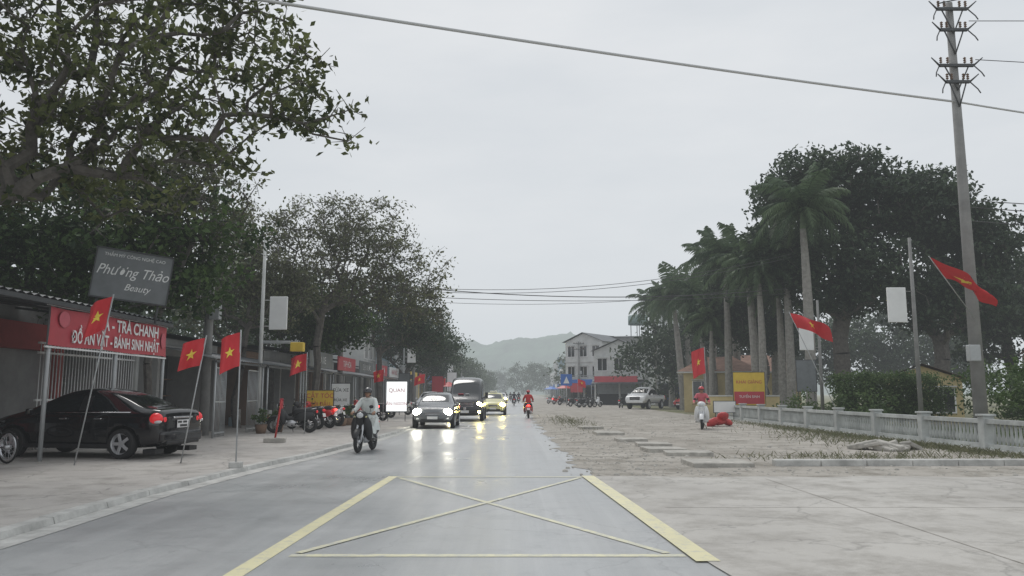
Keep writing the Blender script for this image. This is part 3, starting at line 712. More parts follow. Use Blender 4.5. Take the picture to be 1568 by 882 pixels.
for (x,y,a,t) in((-1.0,128,180,rr4),(-.3,150,180,rr4),(1.0,120,0,rr4)):
    dup(ob,(x,y,.012),R(a)); dup(t,(x,y,.012),R(a))
mb=MB()
for i,(x,y,z,s) in enumerate([(9.3,36,.22,.28),(9.8,36.2,.2,.26),(9.5,35.8,.46,.24),(9.0,35.6,.2,.22)]): mb.ell((x,y,z),(s*1.5,s,s*.6),m_redbag,9,5,rot=(.3*i,.2*i,i))
mb.obj('red_tarpaulin_sacks')
for (x,y,a,o) in[(-8.2,31.5,70,ob),(-8.0,32.5,75,mr),(-8.2,33.4,65,ob),(-8.1,34.4,80,mw),(-8.3,38,60,ob),(-7.5,40,70,mr),(-7.2,41,70,ob),(-7.6,46,80,ob),(-7.4,52,80,mw),(-7.9,28.6,100,ob),(7.5,82,-70,ob),(8.2,84,-70,ob),(9,86,-70,mw),(7,88,-60,ob),(8,92,-60,ob),(6.4,98,-60,ob),(6,105,-50,mr),(5.6,112,-50,mw),(11,80,-20,ob)]:
    dup(o,(x,y,.087 if x<0 else .02),R(a),name='parked_motorcycle')
mb=MB(); bikewheel(mb,.52,.33,.035); bikewheel(mb,-.52,.33,.035)
for a,b in[((0,-.52,.33),(0,-.05,.3)),((0,-.05,.3),(0,-.2,.8)),((0,-.52,.33),(0,-.17,.72)),((0,-.17,.72),(0,.33,.8)),((0,-.05,.3),(0,.35,.7)),((0,.52,.33),(0,.32,.92)),((-.25,.25,1.0),(0,.32,.95)),((.25,.25,1.0),(0,.32,.95))]: mb.tube([a,b],.016,m_dsteel,6)
mb.ell((0,-.21,.84),(.07,.13,.04),m_blk,10,6); mb.tube([(-.02,-.05,.3),(.02,-.05,.3)],.09,m_alu,14); mb.box((.12,-.05,.18),(.1,.06,.02),m_blk)
mb.tube([(-.15,.45,.75),(-.15,.7,.75),(.15,.7,.75),(.15,.45,.75),(-.15,.45,.75)],.01,m_alu,5)
mb.obj('bicycle',(-10.7,16.4,.085),R(65),1.0)

# ------------------------------------------------------------------ flags
def flag(name,base,top,w,h,yaw,droop,seed,pole=m_steel):
    mb=MB(); rg=random.Random(seed); ph=rg.random()*6
    T=Vector(top); B=Vector(base); ax=(T-B).normalized()
    mb.tube([B,T+ax*.05],.014,pole,6)
    hd=Vector((math.cos(yaw),math.sin(yaw),0)); nd=Vector((-hd.y,hd.x,0))
    def S(s,t,off=0):
        wv=.13*w*s*1.4*math.sin(s*8+ph+t*1.8)+.03*math.sin(t*5+ph)
        p=T-ax*(h*(1-t))+hd*(w*s*(1-.15*s))+Vector((0,0,-droop*(s**1.3)-.05*w*s*math.sin(t*4+ph)))+nd*(wv)
        return p+nd*off
    n,m=14,8; vs=[S(i/n,k/m) for i in range(n+1) for k in range(m+1)]
    mb.add(vs,[(i*(m+1)+k,(i+1)*(m+1)+k,(i+1)*(m+1)+k+1,i*(m+1)+k+1) for i in range(n) for k in range(m)],m_flag,True)
    for off in(.007,-.007):
        rad=.25*min(h,w); vs=[S(.5,.5,off)]
        for q in range(10):
            a=math.pi/2+q*math.pi/5; r=rad if q%2==0 else rad*.4; vs.append(S(.5+r*math.cos(a)/w,.5+r*math.sin(a)/h,off))
        mb.add(vs,[(0,q+1,(q+1)%10+1) for q in range(10)],m_star)
    return mb.obj(name)
flag('national_flag',(-5.28,15.3,.08),(-5.30,15.3,2.68),.42,.66,R(195),.16,1)
flag('national_flag',(-6.75,16.3,.08),(-6.25,16.0,2.62),.5,.58,R(200),.14,2)
flag('national_flag',(-8.7,15.9,.08),(-8.0,15.6,3.42),.5,.68,R(190),.22,3)
flag('national_flag',(-7.3,28,.08),(-7.3,28,2.9),.7,.6,R(180),.2,4)
flag('national_flag',(-6.5,40,.08),(-6.5,40,2.7),.6,.6,R(180),.1,5)
flag('national_flag',(12.9,21.8,3.6),(10.7,19.8,4.95),1.7,1.1,R(8),.8,6)
flag('national_flag',(12.3,30,.8),(10.5,29.5,4.5),1.5,.6,R(-5),.5,7)
flag('national_flag',(9.85,40,0),(9.8,40,3.8),.75,1.3,R(185),.25,8)
for i,(x,y) in enumerate([(-6.4,58),(-6.3,75),(6.5,78),(-6,95)]): flag('national_flag',(x,y,0),(x,y,2.9),.9,.65,R(190 if x<0 else 10),.25,10+i)
mb=MB(); mb.box((-5.28,15.3,.14),(.22,.22,.12),m_kerb,None,.02); mb.obj('flagpole_base')
mb=MB(); mb.box((-6.9,23.2,.15),(.6,.5,.13),m_rubble,(0,0,.2),.02); mb.tube([(-6.9,23.2,.2),(-6.75,23.2,1.3)],.03,m_redp,8); mb.box((-6.75,23.2,1.2),(.1,.02,.3),m_redsign); mb.obj('barrier_post')

# ------------------------------------------------------------------ left shop with canopy
mb=MB()
z0=.085
mb.b2(-19,-14.2,10,24.2,z0,4.3,m_wallg)
mb.b2(-14.2,-13.6,10,10.4,z0,3.5,m_wallr); 
for y in(11.6,13.9,16.2,18.5,24.0): mb.b2(-14.18,-13.75,y-.15,y+.15,z0,3.5,m_wallr,.02)
mb.b2(-14.19,-13.8,10.4,24.1,2.75,3.5,m_wallr)
for y in(12.75,15.05,17.35): 
    mb.b2(-14.15,-14.1,y-1,y+1,z0,2.7,m_dark); mb.b2(-14.09,-14.03,y-.03,y+.03,z0,2.7,m_shut)
    mb.b2(-14.05,-13.95,y-.98,y-.9,z0,2.7,m_shut)
    mb.b2(-14.08,-14.05,y+.1,y+.9,.9,2.2,m_glassl)
n=90; vs=[];fs=[]
for i in range(n+1):
    y=10+12.4*i/n; dz=.025*(1 if i%2 else -1)
    vs+=[(-14.3,y,4.05+dz),(-9.7,y,3.50+dz)]
for i in range(n): fs.append((2*i,2*i+1,2*i+3,2*i+2))
mb.add(vs,fs,m_roofg)
mb.b2(-9.78,-9.70,10,22.4,3.36,3.46,m_dsteel); mb.b2(-12,-11.93,10,22.4,3.62,3.70,m_dsteel)
for y in(10.2,13.5,16.75,19.6,22.3):
    mb.tube([(-14.2,y,3.92),(-9.75,y,3.40)],.035,m_dsteel,6)
    if y>13: mb.tube([(-9.9,y,z0),(-9.9,y,3.42)],.048,m_steel,10)
for i in range(10):
    y=11+i*.9; mb.box((-13.2+.2*math.sin(i),y,z0+.45),(.5,.6,.9),[m_signw,m_redsign,m_wallb,m_dark,m_wallbr][i%5],None,.03)
mb.obj('shop_building')
mb=MB()
NB=20; vs=[];fs=[]
for i in range(NB+1):
    y=16.6+5.7*i/NB
    for k in range(5): vs.append((-9.83+.018*math.sin(i*1.1+k*.6),y,2.52+.82*k/4-.015*math.sin(math.pi*i/NB*4)))
for i in range(NB):
    for k in range(4): a=i*5+k; fs.append((a,a+5,a+6,a+1))
mb.add(vs,fs,m_redsign,True)
for z in(2.48,3.38): mb.b2(-9.88,-9.84,16.55,22.35,z-.02,z+.02,m_signw)
Xt=Matrix.Translation((-9.795,20.0,3.13))@Matrix.Rotation(R(90),4,'Z')@Matrix.Rotation(R(90),4,'X')
add_text(mb,'SỮA - TRÀ CHANH',.41,m_signw,Xt,.98,0,.009)
Xt=Matrix.Translation((-9.795,19.6,2.73))@Matrix.Rotation(R(90),4,'Z')@Matrix.Rotation(R(90),4,'X')
add_text(mb,'ĐỒ ĂN VẶT - BÁNH SINH NHẬT',.37,m_signw,Xt,.80,0,.009)
mb.ell((-9.79,17.1,3.1),(.006,.22,.18),m_jpink,12,6); mb.ell((-9.785,22.0,2.95),(.006,.15,.22),m_jpink,12,6)
mb.obj('shop_banner')
mb=MB(); mb.box((0,0,0),(1.75,.06,1.22),m_signg,None,.01); mb.tube([(-.7,.05,-.6),(-.7,.05,-1.1)],.03,m_dsteel,6); mb.tube([(.7,.05,-.6),(.7,.05,-1.1)],.03,m_dsteel,6)
for x in(-.88,.88): mb.box((x,0,0),(.03,.09,1.26),m_dsteel)
for z in(-.625,.625): mb.box((0,0,z),(1.79,.09,.03),m_dsteel)
add_text(mb,'Phương Thảo',.36,m_signw,Matrix.Translation((0,-.035,.08))@Matrix.Rotation(R(90),4,'X'),.82,.35)
add_text(mb,'THẨM MỸ CÔNG NGHỆ CAO',.11,m_signw,Matrix.Translation((0,-.035,.47))@Matrix.Rotation(R(90),4,'X'),.95)
add_text(mb,'Beauty',.24,m_signw,Matrix.Translation((.15,-.035,-.3))@Matrix.Rotation(R(90),4,'X'),.9,.35)
o=mb.obj('shop_signboard',(-9.6,19.6,4.42),R(25)); o.rotation_euler=(0,R(6),R(25))
mb=MB()
for i in range(34): mb.tube([(-12,20+i*.15,z0),(-12,20+i*.15,2.75)],.014,m_signw,5)
for z in(.25,1.3,2.5,2.75): mb.b2(-12.03,-11.97,19.9,25.1,z,z+.05,m_signw)
mb.b2(-12.1,-11.9,24.95,25.25,z0,3,m_wallw,.02); mb.obj('security_grille')

# ------------------------------------------------------------------ generic buildings
def building(name,loc,rz,w,d,h,wall,floors=1,gh=3.0,roof='flat',cols=3,awn=None,sign=None,txt=None,shut=.4,seed=0,open_=True,canopy=2.0,roofm=None):
    rg=random.Random(seed); mb=MB(); rd=1.8 if open_ else 0
    if open_:
        mb.b2(-w/2,w/2,rd,d,0,gh,wall); mb.b2(-w/2,-w/2+.2,0,rd,0,gh,wall); mb.b2(w/2-.2,w/2,0,rd,0,gh,wall)
        mb.b2(-w/2+.2,w/2-.2,rd-.02,rd-.004,.0,gh,m_dark)
        nb=max(1,int(w/2.6)); bw_=(w-.4)/nb
        for i in range(nb):
            x=-w/2+.2+bw_*i
            if i: mb.b2(x-.1,x+.1,0,.25,0,gh,wall)
            zz=gh-.35
            if rg.random()<shut:
                zb=rg.choice([0,0,1.4])
                k=int((zz-zb)/.12)
                for q in range(k): mb.box((x+bw_/2,.16,zb+.06+q*.12),(bw_-.22,.03,.11),m_shut,(R(8),0,0))
            else:
                for q in range(6): 
                    s=rg.uniform(.25,.7); mb.box((x+rg.uniform(.4,bw_-.4),rg.uniform(.5,1.5),s/2+.02),(rg.uniform(.2,.5),.35,s),rg.choice([m_signw,m_redsign,m_signy,m_wallb,m_wallbr,m_rubble,m_dark]),None,.02)
                for q in range(3): mb.b2(x+.3,x+bw_-.3,rd-.35,rd-.06,.7+q*.6,.74+q*.6,m_wallbr)
                for q in range(10): mb.box((x+rg.uniform(.5,bw_-.5),rd-.22,.74+rg.choice([0,.6,1.2])+.12),(.16,.14,.22),rg.choice([m_signw,m_redsign,m_signy,m_signb,m_wallg]))
        mb.b2(-w/2+.2,w/2-.2,.03,.2,gh-.35,gh,wall)
        if h>gh+.05: mb.b2(-w/2,w/2,0,d,gh+.003,h,wall)
    else: mb.b2(-w/2,w/2,0,d,0,h,wall)
    if floors>1 or not open_:
        f0=1 if open_ else 0; fh=(h-(gh if open_ else 0))/max(1,floors-f0)
        for f in range(floors-f0):
            zb=(gh if open_ else 0)+f*fh
            if f>0 or open_: mb.b2(-w/2-.06,w/2+.06,-.12,-.003,zb-.02,zb+.14,m_wallw)
            for c in range(cols):
                x=-w/2+w*(c+.5)/cols; ww=min(1.3,w/cols*.55); wh=min(1.5,fh*.5); zc=zb+fh*.52
                mb.b2(x-ww/2,x+ww/2,-.03,-.004,zc-wh/2,zc+wh/2,m_glass)
                for a,b,c_,e in((x-ww/2-.07,x-ww/2,zc-wh/2-.07,zc+wh/2+.07),(x+ww/2,x+ww/2+.07,zc-wh/2-.07,zc+wh/2+.07),(x-ww/2,x+ww/2,zc+wh/2,zc+wh/2+.07),(x-ww/2,x+ww/2,zc-wh/2-.07,zc-wh/2),(x-.025,x+.025,zc-wh/2,zc+wh/2)):
                    mb.b2(a,b,-.07,-.005,c_,e,m_signw)
                mb.b2(x-ww/2-.12,x+ww/2+.12,-.4,-.072,zc+wh/2+.1,zc+wh/2+.16,m_wallw)
            for sx in(-1,1):
                for yy in(d*.3,d*.7):
                    zc=zb+fh*.52; mb.box((sx*(w/2+.015),yy,zc),(.03,1.0,1.1),m_glass); mb.box((sx*(w/2+.02),yy,zc-.6),(.1,1.2,.08),m_signw)
            if open_ and f==0 and floors>1:
                mb.b2(-w/2,w/2,-1.0,-.125,zb-.02,zb+.1,m_wallw)
                mb.b2(-w/2,w/2,-1.0,-.95,zb+.95,zb+1.0,m_steel)
                for q in range(int(w/.2)): mb.b2(-w/2+.1+q*.2,-w/2+.125+q*.2,-.99,-.965,zb+.1,zb+.95,m_steel)
    rm=roofm or m_roofr
    if roof=='flat':
        mb.b2(-w/2-.12,w/2+.12,-.15,d+.1,h+.003,h+.2,m_wallw); 
        for a in((-w/2,w/2,0,.12),(-w/2,w/2,d-.12,d)): mb.b2(a[0],a[1],a[2],a[3],h+.203,h+.8,wall)
        mb.tube([(w*.2,d*.5,h+.2),(w*.2,d*.5,h+.9)],.05,m_steel,6); mb.tube([(w*.2-.8,d*.5,h+1.2),(w*.2+.8,d*.5,h+1.2)],.45,m_alu,14)
    elif roof=='gable':
        o=.4; rh=w*.22
        mb.add([(-w/2-o,-o,h-.05),(0,-o,h+rh),(0,d+o,h+rh),(-w/2-o,d+o,h-.05),(w/2+o,-o,h-.05),(w/2+o,d+o,h-.05)],[(0,1,2,3),(1,4,5,2)],rm)
        mb.add([(-w/2,-.002,h),(w/2,-.002,h),(0,-.002,h+rh-.12)],[(0,1,2)],wall)
    elif roof=='hip':
        o=.5; rh=min(w,d)*.25
        mb.add([(-w/2-o,-o,h),(w/2+o,-o,h),(w/2+o,d+o,h),(-w/2-o,d+o,h),(-w*.2,d/2,h+rh),(w*.2,d/2,h+rh)],[(0,1,5,4),(1,2,5),(2,3,4,5),(3,0,4)],rm); mb.b2(-w/2-o,w/2+o,-o,d+o,h-.12,h-.01,m_wallw)
    elif roof=='shed':
        mb.add([(-w/2-.2,-.4,h+.1),(w/2+.2,-.4,h+.1),(w/2+.2,d,h+.8),(-w/2-.2,d,h+.8)],[(0,1,2,3)],rm); mb.b2(-w/2,w/2,d-.2,d,h,h+.7,wall)
    if awn:
        n=int(w/.12); vs=[];fs=[]
        for i in range(n+1):
            x=-w/2+w*i/n; dz=.02*(i%2); vs+=[(x,-.02,gh-.1+dz),(x,-canopy,gh-.5+dz)]
        for i in range(n): fs.append((2*i,2*i+2,2*i+3,2*i+1))
        mb.add(vs,fs,awn)
        for x in(-w/2+.1,w/2-.1): mb.tube([(x,-canopy+.08,0),(x,-canopy+.08,gh-.52)],.035,m_steel,6)
        mb.b2(-w/2,w/2,-canopy+.02,-canopy+.07,gh-.6,gh-.53,m_dsteel)
    if sign:
        yy=-canopy-.03 if awn else -.25; mb.b2(-w*.42,w*.42,yy-.06,yy,gh-.35,gh+.4,sign)
        if txt: add_text(mb,txt,.5,m_signw if sign in(m_redsign,m_signb,m_signg) else m_redsign,Matrix.Translation((0,yy-.067,gh+.0))@Matrix.Rotation(R(90),4,'X'))
    return mb.obj(name,loc,rz)
LR=R(90); RRt=R(-90)
spec=[(27.6,5,3.2,m_wallg,1,m_roofg,None,None),(33,5,3.2,m_wallbr,1,m_roofg,None,None),(38.5,5.5,3.4,m_wallg,1,m_roofg,m_signg,'SỬA XE'),(44.5,5.5,3.3,m_wallbr,1,m_roofg,m_redsign,'TẠP HÓA'),(50.5,5.5,3.4,m_wallw,1,m_roofg,m_signg,'ĐIỆN NƯỚC'),(56.5,5.5,3.2,m_wallg,1,m_roofg,m_redsign,'CƠM PHỞ'),(62.5,5.5,6.5,m_wallw,2,m_roofr,m_signw,'NHÀ THUỐC'),(68.5,5.5,3.4,m_wallg,1,m_roofg,m_signg,'BIA HƠI'),(75,6,6.8,m_wallb,2,m_roofg,m_signy,'VẬT LIỆU'),(82,6,3.4,m_wallg,1,m_roofg,m_redsign,None),(90,7,7,m_wallw,2,m_roofg,m_signb,None)]
for i,(y,w,h,wl,fl,aw,sg,tx) in enumerate(spec):
    building('shop_house',(-11.3,y,.085),LR,w,8,h,wl,fl,3.0,'shed' if fl==1 else 'flat',3,aw,sg,tx,.35,40+i,roofm=m_roofg,canopy=1.9)
rg=random.Random(9)
y=98
for i in range(14):
    w=rg.uniform(6,8); fl=rg.choice([1,2,2,3]); building('shop_house',(-11.5,y+w/2,.085),LR,w,9,3.2*fl,rg.choice([m_wallw,m_wallg,m_wally,m_wallb]),fl,3.0,'flat' if fl>1 else 'shed',2,m_roofg,rg.choice([m_redsign,m_signb,m_signw]),None,.5,60+i,roofm=m_roofg); y+=w+rg.uniform(.2,5)
y=118
for i in range(13):
    w=rg.uniform(6,8); fl=rg.choice([1,2,2,3]); building('shop_house',(11.5+(0 if i else 1),y+w/2,.0),RRt,w,9,3.2*fl,rg.choice([m_wallw,m_wallg,m_wallw,m_wallb]),fl,3.0,'flat' if fl>1 else 'shed',2,m_roofg,rg.choice([m_signg,m_signb,m_signw]),None,.5,80+i,roofm=m_roofr); y+=w+rg.uniform(.2,5)
building('apartment_house',(20.2,92,0),R(-12),6.5,9,9.3,m_wallw,3,3.0,'shed',2,m_roofg,m_signw,None,.5,101,roofm=m_roofg)
building('shop_house',(13.6,100,0),R(-20),6.5,9,6.9,m_wallw,2,3.2,'gable',3,m_roofg,m_redsign,None,.4,102,roofm=m_roofg)
building('shop_house',(10.2,112,0),R(-35),6,9,8.8,m_wallw,3,3.0,'gable',3,m_roofg,m_signb,None,.4,103,roofm=m_roofg)
building('shop_house',(16,118,0),R(-10),9,9,9.9,m_wallg,3,3.0,'shed',3,None,None,None,.4,104,roofm=m_roofg)
mb=MB(); mb.tube([(0,0,0),(0,0,1.3)],1.5,m_tank,18); mb.ell((0,0,1.3),(1.5,1.5,.3),m_tank,18,4,0)
for a in range(4): mb.box((math.cos(a*1.57)*1.1,math.sin(a*1.57)*1.1,-1),(.1,.1,2),m_dsteel)
mb.obj('water_tank',(19.2,119,11.8))
building('gate_house',(16.3,62,0),R(-15),5.5,5,3.2,m_wally,1,3,'hip',2,None,None,None,.4,105,open_=False)
building('yellow_house',(20.5,66,0),R(-8),7,6,3.3,m_wally,1,3,'hip',3,None,None,None,.4,106,open_=False)
building('garden_house',(20.3,39,0),R(-25),3.4,4,2.2,m_wally,1,3,'gable',2,None,None,None,.4,107,open_=False)
building('house',(37,48,0),R(-30),9,8,4.2,m_wallw,2,3,'gable',3,None,None,None,.4,108,open_=False)
building('house',(-30,34,0),R(60),9,8,9.0,m_wallw,3,3,'flat',3,None,None,None,.4,109,open_=False)
mb=MB(); mb.b2(11.6,16.2,47.9,48.1,0,1.3,m_wally); mb.b2(11.6,16.2,47.85,48.15,1.3,1.38,m_wallw); mb.obj('park_wall')

mb=MB()
y=17.6; m_bal=MT('balustrade_plaster',(.46,.48,.47),.9,var=.25,scale=2)
while y<47:
    mb.b2(12.2,12.5,y-.13,y+.13,0,.9,m_bal,.02); mb.b2(12.17,12.53,y-.17,y+.17,.903,.96,m_bal,.01)
    mb.b2(12.27,12.43,y+.13,y+2.97,.08,.2,m_bal); mb.b2(12.26,12.44,y+.13,y+2.97,.72,.83,m_bal)
    for k in range(15):
        yy=y+.34+k*.173; mb.tube([(12.35,yy,.2),(12.35,yy,.34),(12.35,yy,.48),(12.35,yy,.72)],[.03,.05,.03,.035],m_bal,6)
    y+=3.1
mb.b2(12.15,12.55,17.3,47.5,-.05,.078,m_kerb); mb.obj('balustrade_fence')

# ------------------------------------------------------------------ poles, panels, wires
mb=MB()
mb.tube([(13,22,0),(13,22,13)],[.19,.10],m_conP,14)
def arm(z,l):
    mb.box((13,21.85,z),(l,.08,.08),m_dsteel)
    for s in(-1,1): mb.tube([(13,21.85,z-.75),(13+s*l*.36,21.85,z)],.02,m_dsteel,6)
    for x in(-l/2+.05,-l/4,l/4,l/2-.05):
        for q in range(3): mb.ell((13+x,21.85,z+.1+q*.06),(.045,.045,.025),m_wallbr,8,4)
        mb.tube([(13+x,21.85,z),(13+x,21.85,z+.26)],.012,m_dsteel,5)
    for s in(-1,1):
        mb.tube([(13+s*l/2,21.85,z),(13+s*(l/2+.16),21.75,z-.26),(13+s*(l/2+.2),21.7,z-.4)],.018,m_dsteel,5)
        mb.tube([(13+s*l/2,21.85,z),(13+s*(l/2+.25),21.8,z+.22)],[.03,.015],m_dsteel,5)
arm(12.75,.9); arm(12.1,.8); arm(11.0,1.0); arm(10.5,.7)
mb.tube([(12.6,21.8,12.9),(13.7,21.7,13.1)],.02,m_dsteel,5)
mb.box((12.75,21.7,2.6),(.3,.22,.45),m_steel,None,.02)
mb.obj('utility_pole')
def lamp_panel(name,x,y,h,pz,side,base=0,arm_=True,pm=None):
    pm=pm or m_steel
    mb=MB(); mb.tube([(x,y,base),(x,y,base+.25)],.14,pm,8); mb.tube([(x,y,base),(x,y,h)],[.09,.055],pm,10)
    if arm_:
        mb.tube([(x,y,h),(x+side*.5,y,h+.35),(x+side*1.3,y,h+.5)],.03,pm,8); mb.box((x+side*1.5,y,h+.5),(.5,.16,.07),pm,None,.02); mb.box((x+side*1.5,y,h+.46),(.35,.1,.02),m_lens)
    mb.box((x+side*.62,y,pz),(.68,.1,1.28),m_signw,None,.02); 
    for z in(-.5,.5): mb.tube([(x,y,pz+z),(x+side*.3,y,pz+z)],.015,pm,6)
    return mb.obj(name)
lamp_panel('street_lamp',-9.6,30,7.4,4.55,1,base=.085,arm_=False,pm=m_wallw)
mb=MB(); mb.box((-8.2,30,3.25),(.5,.3,.35),m_signy,None,.03); mb.tube([(-9.6,30,3.4),(-8.2,30,3.45)],.02,m_steel,6); mb.box((-9.1,30.2,3.45),(1.1,.06,.12),m_steel); mb.obj('traffic_camera')
lamp_panel('street_lamp',-8.8,64,7.5,4.6,1,base=.085,arm_=False); lamp_panel('street_lamp',-8.3,98,7.5,4.6,1,base=.085)
lamp_panel('street_lamp',14.7,28.5,7.2,4.7,-1,arm_=False,pm=m_conP); lamp_panel('street_lamp',14.9,38,6,4.2,-1,arm_=False,pm=m_conP); lamp_panel('street_lamp',11,120,8,4.6,-1)
def cpole(x,y,h,arms=2,z0=0):
    mb=MB(); mb.tube([(x,y,z0),(x,y,h)],[.17,.11],m_conP,10)
    for i in range(arms):
        z=h-.3-i*.8; mb.box((x,y-.12,z),(1.5,.08,.08),m_dsteel)
        for q in(-.65,-.25,.25,.65): mb.ell((x+q,y-.12,z+.12),(.05,.05,.09),m_wallbr,8,5)
    mb.box((x+.25,y-.1,h*.5),(.35,.25,.5),m_steel,None,.02); mb.box((x-.15,y-.2,h*.35),(.3,.2,.4),m_dsteel,None,.02)
    return mb.obj('utility_pole')
cpole(-10.4,26.8,8.5,2); cpole(-9.6,44,8.5,2); cpole(-9,72,8.5,2); cpole(-9,105,8.5); cpole(-9,140,8.5); cpole(9.5,112,8.8); cpole(10,140,8.8)
def wire(mb,a,b,sag,r,mat):
    a=Vector(a);b=Vector(b); pts=[a+(b-a)*(i/20)-Vector((0,0,sag*4*(i/20)*(1-i/20))) for i in range(21)]; mb.tube(pts,r,mat,5,False)
mb=MB()
wire(mb,(13,22,9.95),(-13,10.2,8.55),.15,.034,m_wireg); wire(mb,(13,22,9.95),(32,26,9.7),.3,.03,m_wireg)
mb.obj('overhead_cable')
mb=MB()
for (a,b,s,r) in [((-9.6,44,7.8),(17,47,9.9),1.2,.016),((-9.6,44,7.6),(17,47,9.7),1.2,.016),((-9.6,44,7.9),(17,48,7.9),.75,.026),((-9.6,44,7.2),(17,48,7.6),.5,.018),((-9.6,44,7.0),(17,48,8.3),.9,.012),
  ((12.5,21.9,13.1),(60,24,19),1.2,.012),((13.5,21.9,12.4),(60,24,18),1.2,.012),((13.6,21.9,11.2),(60,26,15),1.2,.012),((13,22,7),(60,34,10.5),.8,.014),((13,22,6.8),(60,34,10.2),.9,.014),((13,22,6.4),(60,34,9.2),.9,.014),
  ((-10.4,26.8,8.2),(-9.6,44,8.2),.4,.014),((-10.4,26.8,7.4),(-9.6,44,7.4),.4,.02),((-10.4,26.8,8.2),(-13,8,8.2),.4,.014),((-10.4,26.8,7.4),(-13,8,7.4),.5,.02),((-9.6,44,8.2),(-9,72,8.2),.5,.016),((-9,72,8.2),(-9,105,8.2),.5,.016),((9.5,112,8.5),(10,140,8.5),.6,.016)]:
    wire(mb,a,b,s,r,m_wire)
mb.obj('overhead_wires')

# ------------------------------------------------------------------ roadside signs
def board(name,x,y,z,w,h,mat,txt=None,tm=None,rz=0,legs=True,ts=.3,frame=m_dsteel,txt2=None,lower=None):
    mb=MB(); mb.box((0,0,z),(w,.05,h),mat,None,.008)
    if lower: mb.box((0,-.028,z-h*.28),(w*.96,.004,h*.38),lower)
    for s in(-1,1): mb.box((s*(w/2+.015),0,z),(.03,.07,h+.06),frame)
    mb.box((0,0,z+h/2+.015),(w,.07,.03),frame); mb.box((0,0,z-h/2-.015),(w,.07,.03),frame)
    if legs:
        for s in(-1,1): mb.tube([(s*w*.42,.05,0),(s*w*.42,.05,z)],.02,frame,6)
    if txt: add_text(mb,txt,ts,tm,Matrix.Translation((0,-.033,z+(h*.2 if txt2 else 0)))@Matrix.Rotation(R(90),4,'X'))
    if txt2: add_text(mb,txt2,ts*.8,tm if not lower else m_signw,Matrix.Translation((0,-.034,z-h*.25))@Matrix.Rotation(R(90),4,'X'))
    return mb.obj(name,(x,y,.0 if x>0 else .085),rz)
board('barber_sign',-8.0,33,1.15,1.1,.75,m_signy,'CẮT TÓC',m_redsign,0,True,.26,txt2='GỘI ĐẦU')
board('shop_sign',-7.9,36.5,1.35,.85,1.0,m_signw,'SỬA XE',m_textb,0,True,.22,txt2='RỬA XE')
board('illuminated_sign',-5.9,40.5,1.25,1.05,1.5,m_signlit,'QUÁN',m_redsign,0,True,.28,txt2='ĂN NGON')
board('shop_sign',-7.1,52,2.1,.7,1.2,m_signg); board('shop_sign',-6.6,70,2.2,1,1.4,m_redsign); board('shop_sign',-6.4,84,2.6,1,2,m_signw)
board('advertising_banner',13.2,44,1.75,1.75,1.8,m_signy,'KHAI GIẢNG',m_redsign,0,True,.25,txt2='TUYỂN SINH',lower=m_redsign)
board('notice_board',11.75,43.8,.75,1.2,.6,m_signw)
mb=MB(); mb.tube([(6.2,90,0),(6.2,90,3.2)],.04,m_steel,8); mb.box((6.2,89.95,3),(1.3,.03,1.3),m_signb,None,.01); mb.add([(5.85,89.92,2.6),(6.55,89.92,2.6),(6.2,89.92,3.4)],[(0,1,2)],m_signw); mb.obj('pedestrian_crossing_sign')
board('advertising_board',15.3,41,2.4,1.0,1.6,m_signg); board('shop_sign',8.5,104,2.2,1.6,1.2,m_redsign)
def umb(x,y,mat,r=1.3):
    mb=MB(); mb.tube([(0,0,0),(0,0,2.4)],.025,m_steel,6); vs=[(0,0,2.65)]
    for k in range(16): a=k*math.pi/8; q=r if k%2==0 else r*.96; vs.append((q*math.cos(a),q*math.sin(a),2.15))
    mb.add(vs,[(0,k+1,(k+1)%16+1) for k in range(16)],mat); 
    mb.box((0,.1,.7),(1.1,.7,.05),m_wallbr); 
    for s in(-1,1): mb.box((s*.5,.1,.35),(.05,.6,.7),m_wallbr)
    mb.obj('market_umbrella',(x,y,0))
for x,y,m in((7.2,108,m_redp),(-6.4,80,m_redp),(6.6,132,m_signb)): umb(x,y,m)
mb=MB()
for (x,y) in((-8.9,28.2),(-8.6,29.2),(-7.4,34.6),(-7.3,35.4)):
    mb.tube([(x,y,.085),(x,y,.4)],[.16,.22],m_wallbr,10)
mb.obj('plant_pots')
mass('potted_plants',[(-8.9,28.2,.65,.25,.25,.3),(-8.6,29.2,.65,.25,.25,.3),(-7.4,34.6,.7,.25,.25,.3),(-7.3,35.4,.7,.25,.25,.3)],24,40,.12,m_leafH,77,.14)
mb=MB()
for (y0,y1) in((25.6,26.5),(28.7,29.8)):
    for k in range(9): t=k/8; yy=y0+(y1-y0)*t; mb.tube([(-9.6,yy,.085),(-9.6,yy,2.3)],.014,m_steel,5)
    for z in(.2,1.2,2.3): mb.b2(-9.62,-9.58,y0,y1,z,z+.04,m_steel)
mb.obj('metal_gate')

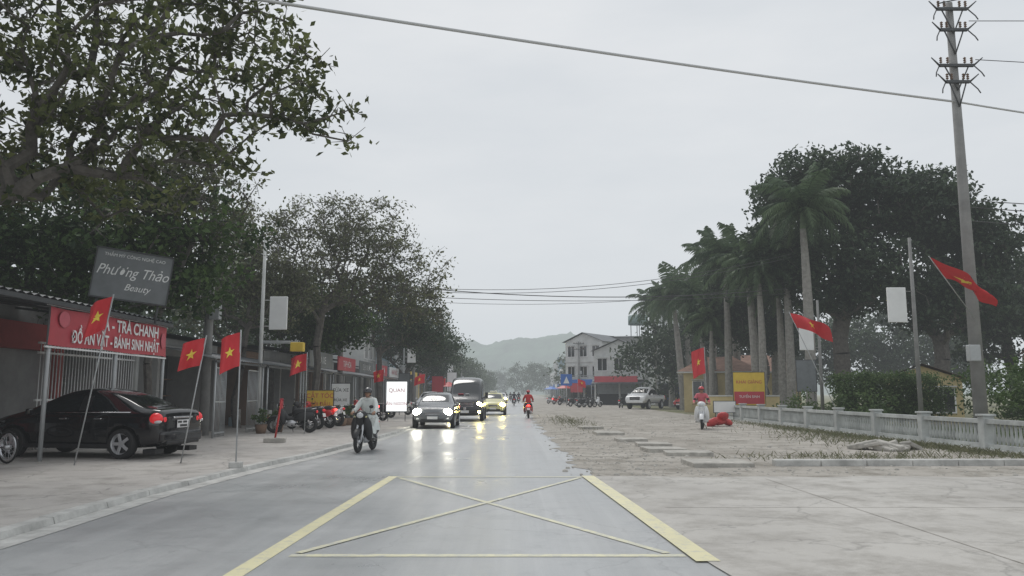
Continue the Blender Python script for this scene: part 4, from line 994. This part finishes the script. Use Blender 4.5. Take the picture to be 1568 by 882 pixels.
# ------------------------------------------------------------------ added volume box: its own glow lifts dark tones with distance
hm=bpy.data.materials.new('haze_glow'); hm.use_nodes=True; t=hm.node_tree; t.nodes.remove(t.nodes['Principled BSDF'])
ab=t.nodes.new('ShaderNodeVolumeAbsorption'); ab.inputs['Color'].default_value=(0,0,0,1); ab.inputs['Density'].default_value=.0009
em=t.nodes.new('ShaderNodeEmission'); em.inputs['Color'].default_value=(.64,.68,.71,1); em.inputs['Strength'].default_value=.0009
ad=t.nodes.new('ShaderNodeAddShader'); t.links.new(ab.outputs[0],ad.inputs[0]); t.links.new(em.outputs[0],ad.inputs[1]); t.links.new(ad.outputs[0],t.nodes['Material Output'].inputs['Volume'])
mb=MB(); mb.b2(-2900,2900,-150,3500,-5,140,hm); mb.obj('haze_glow')

# ------------------------------------------------------------------ world, sun, camera
w=bpy.data.worlds.new('World'); scene.world=w; w.use_nodes=True; t=w.node_tree; bg=t.nodes['Background']
sky=t.nodes.new('ShaderNodeTexSky'); sky.sky_type='NISHITA'; sky.sun_disc=False; sky.sun_elevation=R(55); sky.sun_rotation=R(20)
hs=t.nodes.new('ShaderNodeHueSaturation'); hs.inputs['Saturation'].default_value=.25; t.links.new(sky.outputs[0],hs.inputs['Color'])
nf=ramp(t,noise(t,2.0,6,.55,(1,1,3.2),'Generated'),.35,.68)
cl=mixc(t,nf,(6.9,7.25,7.65),(8.4,8.55,8.75))
t.links.new(mixc(t,.88,hs.outputs[0],cl),bg.inputs['Color']); bg.inputs['Strength'].default_value=.1
sl=bpy.data.lights.new('sun','SUN'); sl.energy=1.4; sl.angle=R(24); sl.color=(1,.97,.93); so=bpy.data.objects.new('sun',sl); COL.objects.link(so); so.rotation_euler=(R(35),0,R(-160))
cam=bpy.data.cameras.new('camera'); cam.lens=27.55; cam.sensor_width=36; cam.clip_end=8000; co=bpy.data.objects.new('camera',cam); COL.objects.link(co)
co.location=(0,0,1.5); co.rotation_euler=(R(90+7.643),0,0); scene.camera=co
scene.view_settings.view_transform='Standard'; scene.view_settings.look='None'; scene.view_settings.exposure=0
print('done')
